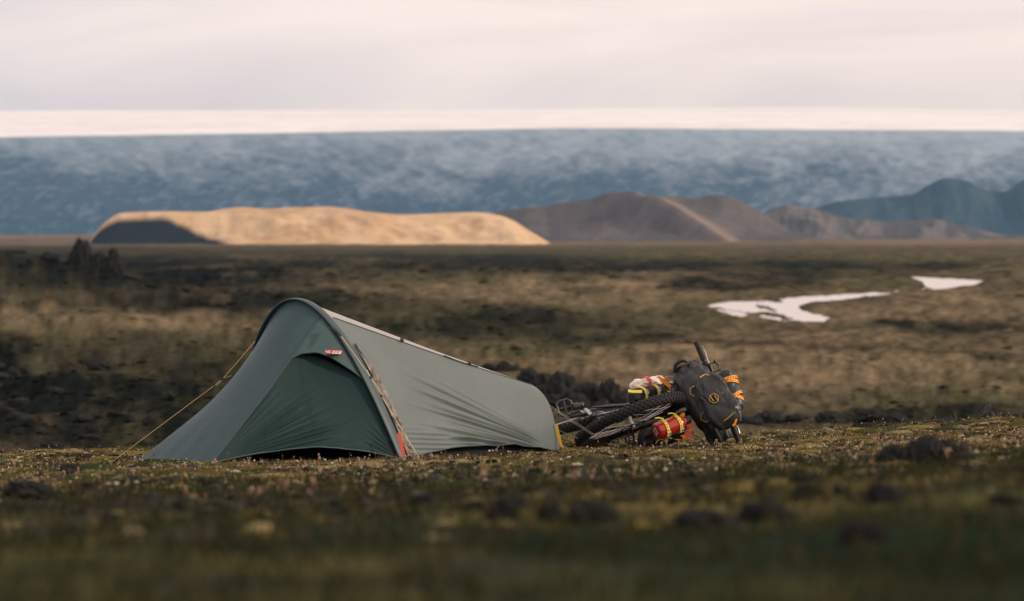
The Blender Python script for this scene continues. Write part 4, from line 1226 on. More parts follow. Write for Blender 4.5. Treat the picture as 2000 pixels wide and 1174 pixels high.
put_text('APIDURA', .022, tcn, tdir, np.array([-tdir[2], 0, tdir[0]]), 'lettering', M_GREYL, pocket, 1.1)
mb = MB(); ec = on_bag(1411, 767.5, .006)
for a in range(5):
    d_ = nrm((math.cos(a * 2.5), 0, math.sin(a * 2.5))); mb.bar(ec - d_ * .011, ec + d_ * .011, .0014, 4)
mb.build('small_emblem', M_GREYL, pocket)
mb = MB(); mb.tube([on_bag(1367, 737, .004), on_bag(1376, 731.5, .004), on_bag(1385, 733, .004)], .0035, 6); mb.build('yellow_trim', M_YEL, pocket)
mb = MB(); mb.tube([on_bag(1414, 822, .004), on_bag(1424, 815, .004), on_bag(1433, 806, .004)], .003, 6); mb.build('yellow_trim', M_YEL, pocket)
mb = MB(); mb.box(P(1439, 797, 24.2), (1, 0, -.6), (0, 1, 0), (.6, 0, 1), .022, .012, .016); mb.build('clip', M_ALU, pocket)

# -- stuff sack with two orange straps
k0, k1 = P(1415, 724, 24.46), P(1437, 806, 24.36)
kax = nrm(k1 - k0)
v, f, _ = bag_mesh(k0, k1, (1, 0, .3), .063, .063, [(0, .45, .45), (.05, .78, .78), (.14, .97, .97), (.30, .95, .95), (.5, 1.0, 1.0), (.75, 1.06, 1.06), (.90, .96, .96), (.97, .70, .7), (1, .40, .4)], 2.1, .008, 12)
mb = MB(); mb.raw(v, f); sack = mb.build('stuff_sack', M_SACK, None, origin=(k0 + k1) / 2, label='small dark teal stuff sack held by two orange straps', category='sack')
strap_ring(k0 + kax * .087, kax, (1, 0, .3), .0645, .0645, .024, .004, M_STRO, 'upper_strap', sack, holes=26, nexp=2.1, tilt=.012)
strap_ring(k0 + kax * .073, kax, (1, 0, .3), .0655, .0655, .016, .004, M_STRO, 'strap', sack, holes=22, nexp=2.1, tilt=-.006)
strap_ring(k0 + kax * .190, kax, (1, 0, .3), .0690, .0690, .022, .004, M_STRO, 'strap', sack, holes=26, nexp=2.1, tilt=.030)
strap_ring(k0 + kax * .200, kax, (1, 0, .3), .0700, .0700, .018, .004, M_STRO, 'strap', sack, holes=22, nexp=2.1, tilt=-.030)

# -- bottle on the lower fork leg
b0 = P(1281, 843, 24.13); bd = nrm((.82, .45, .26))
mb = MB(); BR = .054
mb.lathe(b0, bd, [(0, .044), (.003, .050), (.010, .0535), (.02, BR), (.150, BR), (.175, .053), (.192, .046), (.205, .034), (.214, .022), (.228, .020), (.232, .020)], 40)
bottle = mb.build('fuel_bottle', M_BOT, None, origin=b0, label='glossy red fuel bottle with two yellow straps under the front wheel', category='bottle')
mb = MB(); mb.lathe(b0 + bd * .226, bd, [(0, .023), (.03, .023), (.034, .018)], 20); mb.build('cap', M_BAGB, bottle)
e1 = nrm((.2, -.1, 1)); e1 = nrm(e1 - bd * np.dot(e1, bd)); e2 = np.cross(bd, e1); lb = b0 - bd * .001
mb = MB(); mb.raw([lb + q * .030 for q in (e1 * 1.0, e2 * .85, -e1 * 1.0, -e2 * .85)], [(0, 1, 2, 3)]); mb.build('base_label', M_BUCK, bottle)
mb = MB(); mb.raw([lb - bd * .001 + q * .021 for q in (e1 * 1.0, e2 * .85, -e1 * 1.0, -e2 * .85)], [(0, 1, 2, 3)]); mb.build('label_square', M_GREYL, bottle)
for k in (.060, .158):
    strap_ring(b0 + bd * k, bd, (0, 0, 1), BR + .0015, BR + .0015, .020, .004, M_STRY, 'strap', bottle, holes=20, nexp=2.0, buckle=.34 if k < .1 else .36)
    pt = b0 + bd * k + np.array([0, 0, 1.0]) * (BR + .004)
    mb = MB(); mb.ribbon([pt, pt + np.array([-.03, -.004, .010]), pt + np.array([-.055, 0, .006])], nrm(np.cross((-1, 0, .2), (0, -.3, 1))), .015, .004, (0, -.2, 1)); mb.build('strap_tail', M_STRY, bottle)

# -- lower fork bag, black with yellow hexagons
l0, l1 = P(1252, 858, 24.28), P(1338, 838, 24.62)
v, f, _ = bag_mesh(l0, l1, (0, 0, 1), .066, .060, [(0, .45, .5), (.05, .8, .8), (.15, 1, 1), (.6, 1, 1), (.88, .86, .86), (1, .4, .4)], 2.6, .010, 21)
mb = MB(); mb.raw(v, f); lowbag = mb.build('fork_bag', M_BAGB, None, origin=(l0 + l1) / 2, label='black fork bag with yellow hexagon outlines lying under the red bottle', category='bag')
for (a, b2) in ((1290, 861.5), (1305.5, 858.5)):
    c = P(a, b2, 24.19); pts = [P(a - 9, b2 + 5, 24.19), P(a - 5, b2 - 1.5, 24.185), P(a + 2, b2 - 3.5, 24.185), P(a + 7.5, b2 - 1.5, 24.19)]
    mb = MB(); mb.tube(pts, .0030, 5); mb.build('hexagon_patch', M_YEL, lowbag)
# two small black legs of the lower cargo cage
for (a, b2) in (((1236, 836), (1238, 866)), ((1228, 842), (1228, 868))):
    mb = MB(); mb.tube([P(a[0], a[1], 24.35), P(b2[0], b2[1], 24.33)], .007, 6); mb.build('cargo_cage_leg', M_FORK, bike)

# -- upper fork bag, black with yellow straps
u0, u1 = P(1233, 778, 24.52), P(1330, 758, 24.92)
uax = nrm(u1 - u0)
v, f, _ = bag_mesh(u0, u1, (0, 0, 1), .056, .056, [(0, .5, .5), (.04, .82, .82), (.12, 1, 1), (.6, 1, 1), (.9, .9, .9), (1, .5, .5)], 2.7, .008, 31)
mb = MB(); mb.raw(v, f); upbag = mb.build('fork_bag', M_BAGB, None, origin=(u0 + u1) / 2, label='black fork bag with yellow straps lying along the top of the front tyre', category='bag')
for k, b_ in ((.085, .60), (.215, .60)):
    strap_ring(u0 + uax * k, uax, (0, 0, 1), .0585, .0585, .023, .004, M_STRY, 'strap', upbag, holes=16, nexp=2.7, buckle=.19)
mb = MB(); st = P(1227, 763.5, 24.44); mb.ribbon([st, P(1236, 765, 24.45), P(1254, 765, 24.46)], (0, .3, 1), .017, .005, (0, -1, .3)); mb.build('strap_tail', M_STRY, upbag)
strap_ring(u0 + uax * .310, uax, (0, 0, 1), .0595, .0595, .026, .005, M_STRO, 'strap', upbag, holes=10, nexp=2.7, tilt=.02, buckle=.16)
mb = MB(); mb.ribbon([P(1284.5, 735.5, 24.55), P(1296, 744, 24.56), P(1308, 755, 24.58)], nrm((.6, 0, .8)), [.014, .026, .026], .005, (0, -1, .2)); mb.build('strap_tail', M_STRO, upbag)

# -- clear plastic bag of pink food on top
g0, g1 = P(1235, 756, 24.60), P(1293, 743, 24.80)
M_PINK = simple('pink_plastic_bag', (.74, .58, .54), rough=.25, var=.45, scale=45, bump=.5, bscale=50, coat=.6)
v, f, _ = bag_mesh(g0, g1, (0, 0, 1), .042, .050, [(0, .35, .5), (.06, .75, .8), (.2, 1.05, 1), (.5, .9, 1), (.75, .80, .95), (.92, .75, .8), (1, .4, .5)], 2.2, .012, 41)
mb = MB(); mb.raw(v, f); food = mb.build('plastic_food_bag', M_PINK, None, origin=(g0 + g1) / 2, label='crumpled clear plastic bag of pinkish food held by a red strap', category='plastic bag')
gax = nrm(g1 - g0)
strap_ring(g0 + gax * .112, gax, (0, 0, 1), .047, .053, .022, .004, M_STRR, 'strap', food, holes=14, nexp=2.2, tilt=.012)

# small clutter between fork bag and roll bag: black buckles, red and orange clips
clut = empty('strap_bundle', tuple(P(1318, 765, 24.7)), 'bundle of black straps and small red clips beside the roll bag', 'straps')
rnd = random.Random(5)
for i in range(9):
    a = P(1302 + rnd.random() * 26, 748 + rnd.random() * 22, 24.60 + rnd.random() * .06); d_ = nrm((rnd.random() - .3, rnd.random() - .5, rnd.random() - .5))
    mb = MB(); mb.ribbon([a - d_ * .03, a + np.array([0, -.01, .004]), a + d_ * .03], nrm(np.cross(d_, (0, 1, .3))), .013, .005, (0, -1, 0))
    mb.build('strap', [M_BAGB, M_BAGB, M_BAGB, M_GREYL][i % 4], clut)
for (a, b2, m_) in ((1304, 741.5, M_STRR), (1323, 752, M_STRO), (1311, 747, M_BUCK)):
    mb = MB(); mb.box(P(a, b2, 24.6), (1, 0, -.3), (0, 1, 0), (.3, 0, 1), .024, .02, .013, bev=.3); mb.build('clip', m_, clut)

# -- orange straps and red flap hanging behind the bottle
tails = empty('orange_strap_tails', tuple(P(1338, 858, 24.5)), 'loose orange strap ends and red tabs behind the red bottle', 'straps')
def flat_strap(path, w_, mat, name='strap'):
    path = [P(q[0], q[1], q[2] - .14) for q in path]; mb = MB(); w_ = np.asarray(w_) * 1.5
    mb.ribbon(path, (1, .2, .12), w_, .005, (0, -1, 0)); mb.build(name, mat, tails)
flat_strap([(1328, 822, 24.50), (1332, 812, 24.5), (1334, 806, 24.52)], [.022, .026, .012], M_STRO)
flat_strap([(1332, 838, 24.48), (1338, 828, 24.49), (1346, 820, 24.5)], .020, M_BAGB)
flat_strap([(1351, 836, 24.46), (1347, 828, 24.47), (1340, 820, 24.48)], [.020, .026, .014], M_STRR, 'red_tab')
flat_strap([(1348, 834, 24.50), (1343, 845, 24.5), (1340, 858, 24.49)], [.020, .026, .034], M_STRO)
flat_strap([(1346, 856, 24.44), (1343, 848, 24.45), (1342, 840, 24.46)], [.034, .024, .016], M_STRR, 'red_tab')
flat_strap([(1332, 850, 24.43), (1338, 855, 24.43), (1341, 859, 24.44)], .016, M_STRO)
flat_strap([(1320, 858, 24.44), (1328, 859, 24.44), (1336, 860, 24.45)], .018, M_STRO)
flat_strap([(1352, 842, 24.5), (1358, 850, 24.48), (1368, 856, 24.48)], .007, M_PEDAL)
# orange tail below the pocket
mb = MB(); mb.ribbon([P(1434, 806, 24.22), P(1436, 820, 24.2), P(1433, 832, 24.2)], (1, 0, 0), [.020, .026, .018], .005, (0, -1, 0)); mb.build('strap_tail', M_STRO, sack)
# ================================================================== rocks
M_LAVA = simple('black_lava', (.052, .054, .055), rough=.95, var=.95, scale=9, bump=1.0, bscale=40, spec=.1)
M_LAVAF = simple('black_lava_far', (.030, .032, .031), rough=1.0, var=.7, scale=3, bump=.8, bscale=6, spec=.0)
M_STONE = simple('grey_stone', (.060, .057, .054), rough=.9, var=.6, scale=12, bump=.8, bscale=50, spec=.1)

def ico(sub):
    import bmesh
    bm = bmesh.new(); bmesh.ops.create_icosphere(bm, subdivisions=sub, radius=1.0)
    v = np.array([q.co[:] for q in bm.verts]); f = np.array([[l.index for l in q.verts] for q in bm.faces]); bm.free()
    return v, f
ICO1 = ico(1); ICO2 = ico(2); ICO4 = ico(4); ICO5 = ico(5)
def rock_mesh(seed, rough=.5, peak=None, base=None):
    v, f = base or ICO5
    v = v.copy()
    a = np.arctan2(v[:, 1], v[:, 0]); z = v[:, 2]
    n = fbm(v[:, 0] * 1.9 + seed * 3.1, v[:, 1] * 1.9 + z * 2.1, 5, 700 + seed, .65)
    n2 = fbm(v[:, 0] * 4 + z * 2.5, v[:, 1] * 4 - z * 2 + seed, 4, 720 + seed, .6)
    n3_ = fbm(v[:, 0] * 9 + z * 6, v[:, 1] * 9 - z * 7 + seed, 3, 740 + seed, .6)
    r = 1 + rough * 1.15 * n + rough * .75 * (.6 - 2 * np.abs(n2)) + rough * .30 * (.5 - 2 * np.abs(n3_))
    v = v * r[:, None]
    if peak is not None:
        k = np.clip((v[:, 2] + .6) / 1.7, 0, 1); v[:, :2] *= (1 - peak * k)[:, None]
    v[:, 2] = np.where(v[:, 2] < -.35, -.35 + (v[:, 2] + .35) * .2, v[:, 2])
    v[:, 2] -= v[:, 2].min(); v[:, 2] /= v[:, 2].max()           # height 1, base 0
    v[:, :2] /= (np.ptp(v[:, 0]) / 2); 
    return np_mesh('lava_rock', v, f)
ROCKS = [rock_mesh(i, .42 + .05 * (i % 3)) for i in range(6)]
FARR = [rock_mesh(i + 40, .42 + .05 * (i % 3), None, ICO4) for i in range(6)]
PINN = [rock_mesh(20 + i, .5, .22) for i in range(3)]
def ground_at_row(px, row, dmin, dmax):
    ds = np.geomspace(dmin, dmax, 600); x = (px - 1000) / F_PX * ds
    z = ground(x, ds); rw = HOR - F_PX * z / ds
    i = int(np.argmin(np.abs(rw - row))); return ds[i]
rk = [0]
def rock(px, d, wpx, toprow, label, mat=M_LAVA, name='lava_rock', group=None, mesh=None, sink=.12, depth=.8, cat='rock'):
    """rock standing on the ground at (px, d), its top at the given row"""
    x = (px - 1000) / F_PX * d; z = float(ground(x, d))
    zt = -(toprow - HOR) / F_PX * d
    h = max(zt - z, .02); wd = wpx / F_PX * d / 2
    me = (mesh or (FARR if mat is M_LAVAF else ROCKS)[rk[0] % 6]).copy(); rk[0] += 1
    me.materials.append(mat)
    o = bpy.data.objects.new(name, me); COL.objects.link(o)
    o.location = (x, d, z - h * sink); o.scale = (wd, wd * depth, h * (1 + sink)); o.rotation_euler = (0, 0, (rk[0] * 2.399) % 6.28 if mesh is None else 0.0)
    o['label'] = label; o['category'] = cat
    if group: o['group'] = group
    return o

rock(1808, ground_at_row(1808, 904, 3, 26), 92, 848, 'largest jagged black lava boulder on the right of the moss slope', sink=.25)
rock(1748, ground_at_row(1748, 905, 3, 26), 84, 866, 'smaller black lava lump leaning against the left of the largest boulder', sink=.25)
rock(1868, ground_at_row(1868, 902, 3, 26), 84, 860, 'grey-flecked lava lump at the right foot of the largest boulder', M_STONE, sink=.25)
rock(1790, ground_at_row(1790, 899, 3, 26) + .15, 70, 862, 'black lava block behind the gap between the largest boulder and the lump on its left', sink=.25)
rock(1838, ground_at_row(1838, 900, 3, 26) + .10, 84, 854, 'black lava block against the right shoulder of the largest boulder', sink=.25)
rock(1700, ground_at_row(1700, 903, 3, 26), 44, 888, 'low lava fragment left of the boulder group', sink=.25)
rock(415, ground_at_row(415, 952, 3, 26), 58, 934, 'lone dark lava lump in the grass in front of the tent vestibule', sink=.2)
rock(55, ground_at_row(55, 968, 3, 26), 110, 938, 'blurred dark rock at the left edge of the moss', sink=.2)
rock(140, ground_at_row(140, 920, 3, 26), 70, 904, 'low dark rock beside the left guy line foot', sink=.3)
rock(985, ground_at_row(985, 1012, 3, 26), 84, 968, 'left one of three blurred dark rocks in the centre foreground', sink=.2)
rock(1075, ground_at_row(1075, 1016, 3, 26), 80, 982, 'middle one of three blurred dark rocks in the centre foreground', sink=.2)
rock(1160, ground_at_row(1160, 1018, 3, 26), 120, 974, 'right one of three blurred dark rocks in the centre foreground', sink=.2)
rock(1370, ground_at_row(1370, 1046, 3, 26), 150, 988, 'broad blurred dark rock in the lower foreground under the bicycle', sink=.2)
rock(1490, ground_at_row(1490, 1014, 3, 26), 120, 976, 'blurred dark rock right of the broad foreground rock', sink=.2)
rock(1580, ground_at_row(1580, 972, 3, 26), 92, 940, 'flat dark rock below the open ground right of the bicycle', sink=.2)
rock(1725, ground_at_row(1725, 980, 3, 26), 92, 938, 'dark rock below the largest lava boulder', sink=.2)
rock(1690, ground_at_row(1690, 1060, 3, 26), 110, 1014, 'faint blurred rock at the lower right of the foreground', sink=.2)
rock(1965, ground_at_row(1965, 985, 3, 26), 90, 962, 'pale grey blurred stone at the right edge of the foreground', M_STONE, sink=.2)
rock(675, ground_at_row(675, 946, 3, 26), 66, 934, 'pale grey stone in the moss below the tent door', M_STONE, sink=.25)
rock(940, ground_at_row(940, 936, 3, 26), 46, 926, 'small grey stone in the moss below the tent side wall', M_STONE, sink=.25)
# lava heap beyond the brow on the right
rock(1925, 31.5, 130, 786, 'tall lava heap rising beyond the brow at the right edge', sink=.1, depth=1.0)
rock(1855, 32.2, 74, 800, 'lava lump left of the tall heap beyond the brow', sink=.1)
rock(1990, 31.0, 80, 800, 'lava lump right of the tall heap beyond the brow', sink=.1)
ROWL = ['dark lava rock just right of the bicycle bags beyond the brow', 'small lava rock second from the bicycle in the low row beyond the brow', 'lava rock in the middle of the low row beyond the brow', 'widest lava rock in the low row beyond the brow', 'lava rock at the right end of the low row beyond the brow', 'lava rock nearest the fallen handlebar in the low row beyond the brow']
CLL = ['tallest black crag at the left of the clump behind the tent', 'black crag right beside the tallest one behind the tent ridge', 'small black crag at the far left end of the clump behind the tent', 'black crag above the tent rear end', 'upright black crag above the bicycle pedal', 'broad black crag above the rear wheel', 'upright black crag left of the pink food bag', 'black crag just behind the pink food bag', 'black crag low behind the pedal and crank', 'black crag low behind the tent rear corner', 'black crag low behind the front tyre', 'low black crag half hidden by the tent ridge']
# scattered dark rocks along the foot of the slope
for i, (a, b_, t_, w_) in enumerate(((1500, 826, 800, 84), (1560, 822, 806, 60), (1622, 826, 802, 80), (1700, 824, 796, 90), (1745, 826, 806, 70), (1465, 832, 812, 60))):
    rock(a, ground_at_row(a, b_, 60, 140), w_, t_, ROWL[i], M_LAVAF, group='lava rocks in a row behind the brow')
CL = [(990, 738, 704, 66), (1030, 748, 716, 56), (955, 722, 708, 44), (1062, 762, 726, 56), (1100, 776, 724, 70), (1148, 792, 744, 78), (1190, 788, 736, 66), (1222, 800, 760, 58), (1125, 806, 766, 70), (1080, 800, 768, 60), (1180, 814, 780, 70), (1040, 780, 752, 50)]
for i, (a, b_, t_, w_) in enumerate(CL):
    rock(a, ground_at_row(a, b_, 60, 260), w_, t_, CLL[i], M_LAVAF, group='lava crags behind the tent')
rnd = random.Random(8)
for i in range(26):
    a = rnd.uniform(-20, 520); b_ = rnd.uniform(690, 880); hh = rnd.uniform(8, 22)
    rock(a, ground_at_row(a, b_, 50, 240), rnd.uniform(26, 64), b_ - hh, 'small dark lava rock strewn over the dark slope left of the tent', M_LAVAF, group='lava rocks strewn on the left slope')
# outcrops on the rise at the far left
for (a, b_, t_, w_, lab, ms) in ((157, 496, 462, 56, 'pointed dark lava pinnacle on the rise at the far left', PINN[0]), (222, 505, 480, 46, 'blunt twin-topped lava pinnacle right of the pointed one', PINN[1]), (192, 503, 488, 50, 'low lava crag between the two pinnacles', PINN[2]),
                               (30, 500, 488, 50, 'low dark crag at the left edge of the rise', None), (95, 505, 491, 44, 'low dark crag left of the pointed pinnacle', None)):
    rock(a, 425.0, w_, t_, lab, M_LAVAF, name='lava_outcrop', mesh=ms, sink=.2, cat='rock outcrop')

# ================================================================== ground cover
rng = np.random.default_rng(4)
def scatter(n, d0, d1, margin=1.5, dens_pow=1.0):
    """points on the near slope seen by the camera"""
    u = rng.random(n); d = np.sqrt(d0 * d0 + (d1 * d1 - d0 * d0) * u ** dens_pow)
    x = (rng.random(n) * 2 - 1) * d * (1000 / F_PX) * margin
    return x, d
def clear_of_tent(x, d):
    u = (x - TCX) * CA + (d - TCD) * SA; v = (x - TCX) * SA - (d - TCD) * CA
    wv = np.where(u > 0, TW + (TWR - TW) * np.clip(u / TL, 0, 1), TW + (TPA - TW) * np.clip(-u / TLV, 0, 1))
    return ~((u > -TLV) & (u < TL + .05) & (np.abs(v) < wv - .01))
def stamp(tv, tf, x, d, zoff, sx, sy, sz, rot, cols, leanx=None, leany=None):
    n = len(x); k = len(tv)
    c, s = np.cos(rot)[:, None], np.sin(rot)[:, None]
    X = tv[None, :, 0] * sx[:, None]; Y = tv[None, :, 1] * sy[:, None]; Z = tv[None, :, 2] * sz[:, None]
    if leanx is not None:
        X = X + leanx[:, None] * Z; Y = Y + leany[:, None] * Z
    gx2 = X * c - Y * s + x[:, None]; gy2 = X * s + Y * c + d[:, None]; gz = Z + (ground(x, d) + zoff)[:, None]
    V = np.stack([gx2, gy2, gz], -1).reshape(-1, 3)
    Fc = (tf[None] + (np.arange(n) * k)[:, None, None]).reshape(-1, tf.shape[1])
    return V, Fc, np.repeat(cols, k, 0)
def pick(pal, n, jit=.25):
    pal = np.array(pal); c = pal[rng.integers(0, len(pal), n)]
    return c * (1 + jit * (rng.random((n, 1)) * 2 - 1))
M_VEG = vcol_mat('dry_grass', rough=.8, var=.2, scale=40, spec=.1, tran=.35)
M_PEB = vcol_mat('gravel', rough=.9, var=.35, scale=90, spec=.15)
M_FLUFF = vcol_mat('seed_fluff', rough=.9, var=.15, scale=60, spec=.05, tran=.4)
# short blades
blade_v = np.array([[-1, 0, 0], [1, 0, 0], [.15, .35, 1.0], [-.5, .12, .55]]); blade_f = np.array([[0, 1, 2], [0, 2, 3]])
n = 104000
x, d = scatter(n, 12.5, 27.6)
patch = fbm(x * 1.2, d * .7, 3, 801); keep = (rng.random(n) < (.55 + .6 * patch)) & clear_of_tent(x, d)
x, d = x[keep], d[keep]; n = len(x)
hgt = .010 + .030 * rng.random(n) ** 2.0
V1, F1, C1 = stamp(blade_v, blade_f, x, d, -.003, .0016 + .0022 * rng.random(n), .006 + 0 * x, hgt, rng.random(n) * 6.28,
                   pick([(.13, .095, .034), (.080, .078, .024), (.22, .165, .070), (.080, .050, .022), (.050, .062, .020), (.30, .23, .12)], n), (rng.random(n) - .5) * 1.2, (rng.random(n) - .5) * 1.2)
x, d = scatter(21000, 2.6, 13.0, 1.5)
n = len(x)
V2, F2, C2 = stamp(blade_v, blade_f, x, d, -.003, .0020 + .0022 * rng.random(n), .006 + 0 * x, .015 + .035 * rng.random(n) ** 2, rng.random(n) * 6.28,
                   pick([(.022, .034, .013), (.036, .036, .013), (.060, .048, .020), (.014, .025, .011), (.042, .034, .015)], n), (rng.random(n) - .5) * 1.4, (rng.random(n) - .5) * 1.4)
add('short_grass', np_mesh('short_grass', np.concatenate([V1, V2]), np.concatenate([F1, F2 + len(V1)]), np.concatenate([C1, C2]), False), M_VEG, kind='stuff', label='short dry grass and moss shoots over the near slope', category='grass')
# moss cushions and lichen mats: low irregular domes
dv, df = ICO2; dv = dv.copy(); dv[:, 2] = np.maximum(dv[:, 2], -.2); 
n = 4000; x, d = scatter(n, 6, 27.8); keep = clear_of_tent(x, d); x, d = x[keep], d[keep]; n = len(x)
sz = .015 + .085 * rng.random(n) ** 2.6
sz = sz * (.35 + .65 * sstep(9, 17, d)); V, Fc, C = stamp(dv, df, x, d, -.006, sz * (1 + rng.random(n)), sz, .010 + .16 * sz * (.4 + rng.random(n)), rng.random(n) * 6.28,
                 pick([(.13, .105, .036), (.19, .155, .070), (.065, .065, .022), (.085, .065, .026), (.030, .046, .018), (.20, .165, .09), (.036, .036, .030)], n))
V = V + (.010 * np.stack([fbm(V[:, 0] * 22, V[:, 1] * 22, 2, 81), fbm(V[:, 0] * 25, V[:, 1] * 25, 2, 82), .8 * fbm(V[:, 0] * 40, V[:, 1] * 40, 2, 83)], -1))
add('moss_cushions', np_mesh('moss_cushions', V, Fc, C, True), vcol_mat('moss', rough=1, var=.5, scale=60, bump=.8, bscale=220, bdist=.006, spec=0), kind='stuff', label='low moss cushions and lichen mats on the slope', category='moss')
# gravel
ov = np.array([[1, 0, 0], [-1, 0, 0], [0, 1, 0], [0, -1, 0], [0, 0, 1], [0, 0, -.3]], float); of = np.array([[0, 2, 4], [2, 1, 4], [1, 3, 4], [3, 0, 4], [2, 0, 5], [1, 2, 5], [3, 1, 5], [0, 3, 5]])
yv = np.concatenate([ov[:4] * .75 + [0, 0, -.2], ov[:4] @ np.array([[.5, .5, 0], [-.5, .5, 0], [0, 0, 1]]) + [0, 0, .45], [[0, 0, .75]]]); yf = np.array([[0, 2, 4], [2, 5, 4], [2, 1, 5], [1, 7, 5], [1, 3, 7], [3, 6, 7], [3, 0, 6], [0, 4, 6], [4, 5, 8], [5, 7, 8], [7, 6, 8], [6, 4, 8]])
pv_, pf_ = yv, yf
n = 34000; x, d = scatter(n, 7, 27.8); pm = fbm(x * 1.5 + 9, d * 1.0, 3, 811); keep = (rng.random(n) < .45 + .8 * pm) & clear_of_tent(x, d); x, d = x[keep], d[keep]; n = len(x)
sz = .004 + .026 * rng.random(n) ** 5
V, Fc, C = stamp(pv_, pf_, x, d, sz * .15, sz * (1 + .6 * rng.random(n)), sz, sz * (.5 + .5 * rng.random(n)), rng.random(n) * 6.28,
                 pick([(.022, .024, .024), (.036, .037, .036), (.056, .055, .050), (.015, .017, .018), (.075, .070, .058), (.030, .030, .026)], n))
V = V + np.stack([.004 * fbm(V[:, 0] * 60, V[:, 1] * 60 + V[:, 2] * 50, 2, k) for k in (91, 92, 93)], -1)
add('gravel', np_mesh('gravel', V, Fc, C, False), M_PEB, kind='stuff', label='loose dark gravel among the moss', category='gravel')
# crusts of pale lichen on the gravel: tiny flat flecks
ov = np.array([[1, 0, 0], [-1, 0, 0], [0, 1, 0], [0, -1, 0], [0, 0, 1], [0, 0, -.3]], float); of = np.array([[0, 2, 4], [2, 1, 4], [1, 3, 4], [3, 0, 4], [2, 0, 5], [1, 2, 5], [3, 1, 5], [0, 3, 5]])
n = 20000; x, d = scatter(n, 11.5, 27.8); pm = fbm(x * 2.0 + 4, d * 1.3, 3, 815); keep = (rng.random(n) < .5 + 1.1 * pm) & clear_of_tent(x, d); x, d = x[keep], d[keep]; n = len(x)
sz = .003 + .012 * rng.random(n) ** 3
V, Fc, C = stamp(ov, of, x, d, .004, sz * (1 + rng.random(n)), sz, sz * (.35 + .5 * rng.random(n)), rng.random(n) * 6.28,
                 pick([(.32, .27, .18), (.23, .19, .115), (.42, .37, .28), (.16, .13, .06), (.11, .10, .04)], n))
add('lichen_flecks', np_mesh('lichen_flecks', V, Fc, C, False), M_PEB, kind='stuff', label='pale lichen flecks over the gravel and moss', category='lichen')
# seed heads: thin stem + small head
def stems(n, d0, d1, h0, h1, head, hcols, scols, name, label, ar=1.0, pw=1.0, cl=1):
    x, d = scatter(n, d0, d1, 1.5, pw); m_ = fbm(x * 1.1 + 3, d * .8, 3, 821); keep = (rng.random(n) < .28 + 1.7 * m_) & clear_of_tent(x, d); x, d = x[keep], d[keep]; n = len(x)
    h = h0 + (h1 - h0) * rng.random(n) ** 1.6; lx = (rng.random(n) - .5) * .5; ly = (rng.random(n) - .5) * .5
    sv = np.array([[-1, -.6, 0], [1, -.6, 0], [0, 1, 0], [-.6, -.4, 1], [.6, -.4, 1], [0, .6, 1]]); sf = np.array([[0, 1, 4], [0, 4, 3], [1, 2, 5], [1, 5, 4], [2, 0, 3], [2, 3, 5]])
    rot = np.zeros(n)
    Va, Fa, Ca = stamp(sv, sf, x, d, -.003, np.full(n, .0010), np.full(n, .0010), h, rot, pick(scols, n), lx, ly)
    if cl > 1:      # a plume is a small cluster of tufts
        x, d, h, lx, ly = [np.repeat(q, cl) for q in (x, d, h, lx, ly)]; n = len(x)
        h = h * (1 - .42 * rng.random(n)); x = x + (rng.random(n) - .5) * .014; d = d + (rng.random(n) - .5) * .014
    s_ = head * (.5 + .8 * rng.random(n))
    hx, hd = x + lx * h, d + ly * h
    Vb, Fb, Cb = stamp(ICO1[0], ICO1[1], hx, hd, 0 * hx, s_, s_, s_ * ar, rng.random(n) * 6.28, pick(hcols, n, .2))
    zfix = np.repeat(ground(x, d) - ground(hx, hd) + h - .003, len(ICO1[0])); Vb[:, 2] += zfix
    Vb = Vb + np.stack([.35 * head * fbm(Vb[:, 0] * 300, Vb[:, 1] * 300 + Vb[:, 2] * 260, 2, k) for k in (95, 96, 97)], -1)
    add(name, np_mesh(name, np.concatenate([Va, Vb]), np.concatenate([Fa, Fb + len(Va)]), np.concatenate([Ca, Cb]), False), M_FLUFF, kind='stuff', label=label, category='plants')
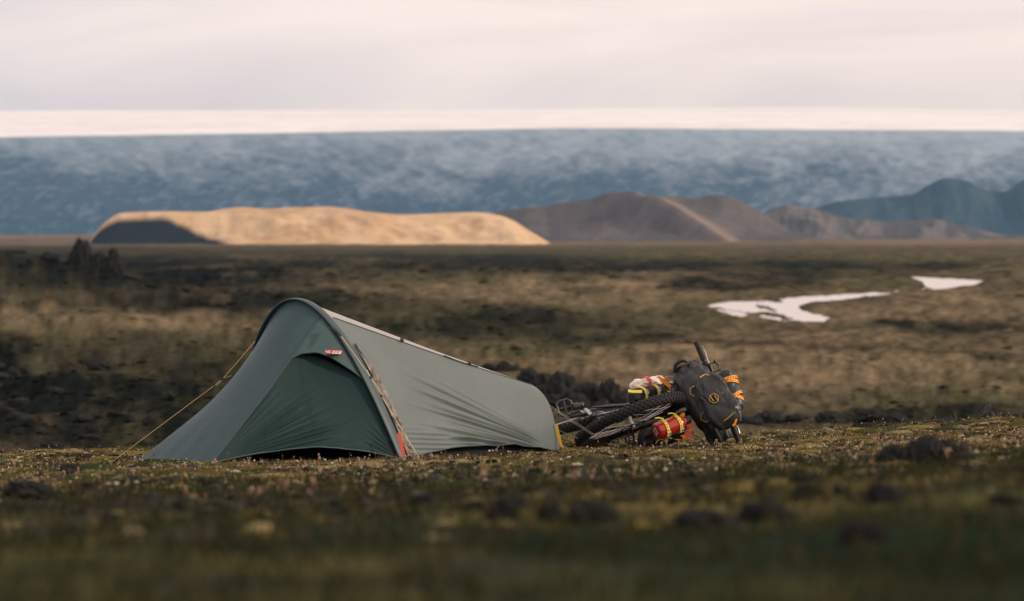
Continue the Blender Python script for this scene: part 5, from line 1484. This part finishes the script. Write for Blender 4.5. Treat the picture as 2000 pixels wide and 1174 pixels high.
stems(5000, 13, 27.6, .012, .055, .0033, [(.72, .66, .58), (.60, .50, .42), (.80, .76, .70)], [(.10, .06, .03), (.16, .09, .04)], 'white_seed_heads', 'tiny white seed heads on thin stalks in the moss')
stems(1250, 17, 27.8, .03, .075, .0030, [(.24, .12, .06), (.30, .17, .09), (.20, .09, .05)], [(.16, .08, .035), (.20, .11, .05)], 'rusty_stalks', 'rusty brown upright stalks along the brow', 3.0)
stems(460, 9, 22, .03, .075, .0040, [(.46, .30, .24), (.40, .26, .19), (.54, .40, .31)], [(.14, .08, .04)], 'pink_seed_heads', 'soft pinkish seed plumes in front of the tent', 1.7, cl=5)
# low heath tussocks on the middle distance
dv2, df2 = ICO1[0].copy(), ICO1[1]; dv2[:, 2] = np.maximum(dv2[:, 2], -.2)
n = 22000
ld = np.log(46) + (np.log(900) - np.log(46)) * rng.random(n); d = np.exp(ld); px_ = rng.uniform(-150, 2150, n); x = (px_ - 1000) / F_PX * d
zz = ground(x, d); lc_ = land_cover(x, d, zz).mean(-1)
keep = (rng.random(n) < np.clip(1.15 - lc_ * 18, .08, 1)) & ~in_poly(x, d, RA) & ~in_poly(x, d, RB) & ~((px_ > 1330) & (d > 230) & (rng.random(n) < .8)); x, d, lc_ = x[keep], d[keep], lc_[keep]; n = len(x)
sz = d / F_PX * (2.0 + 7 * rng.random(n) ** 3)
V, Fc, C = stamp(dv2, df2, x, d, -.1 * sz, sz * (1 + .8 * rng.random(n)), sz * 1.5, sz * (.25 + .45 * rng.random(n)), rng.random(n) * 6.28,
                 land_cover(x, d, ground(x, d)) * (.35 + .5 * rng.random((n, 1))))
kk = np.repeat(sz, len(dv2))
V = V + kk[:, None] * .35 * np.stack([fbm(V[:, 0] / kk * 1.5, V[:, 1] / kk * 1.5 + V[:, 2] / kk, 2, k) for k in (98, 99, 100)], -1)
add('heath_tussocks', np_mesh('heath_tussocks', V, Fc, C, True), vcol_mat('heath', rough=1, var=.4, scale=8, spec=0), kind='stuff', label='dark heath tussocks across the plain', category='heath')
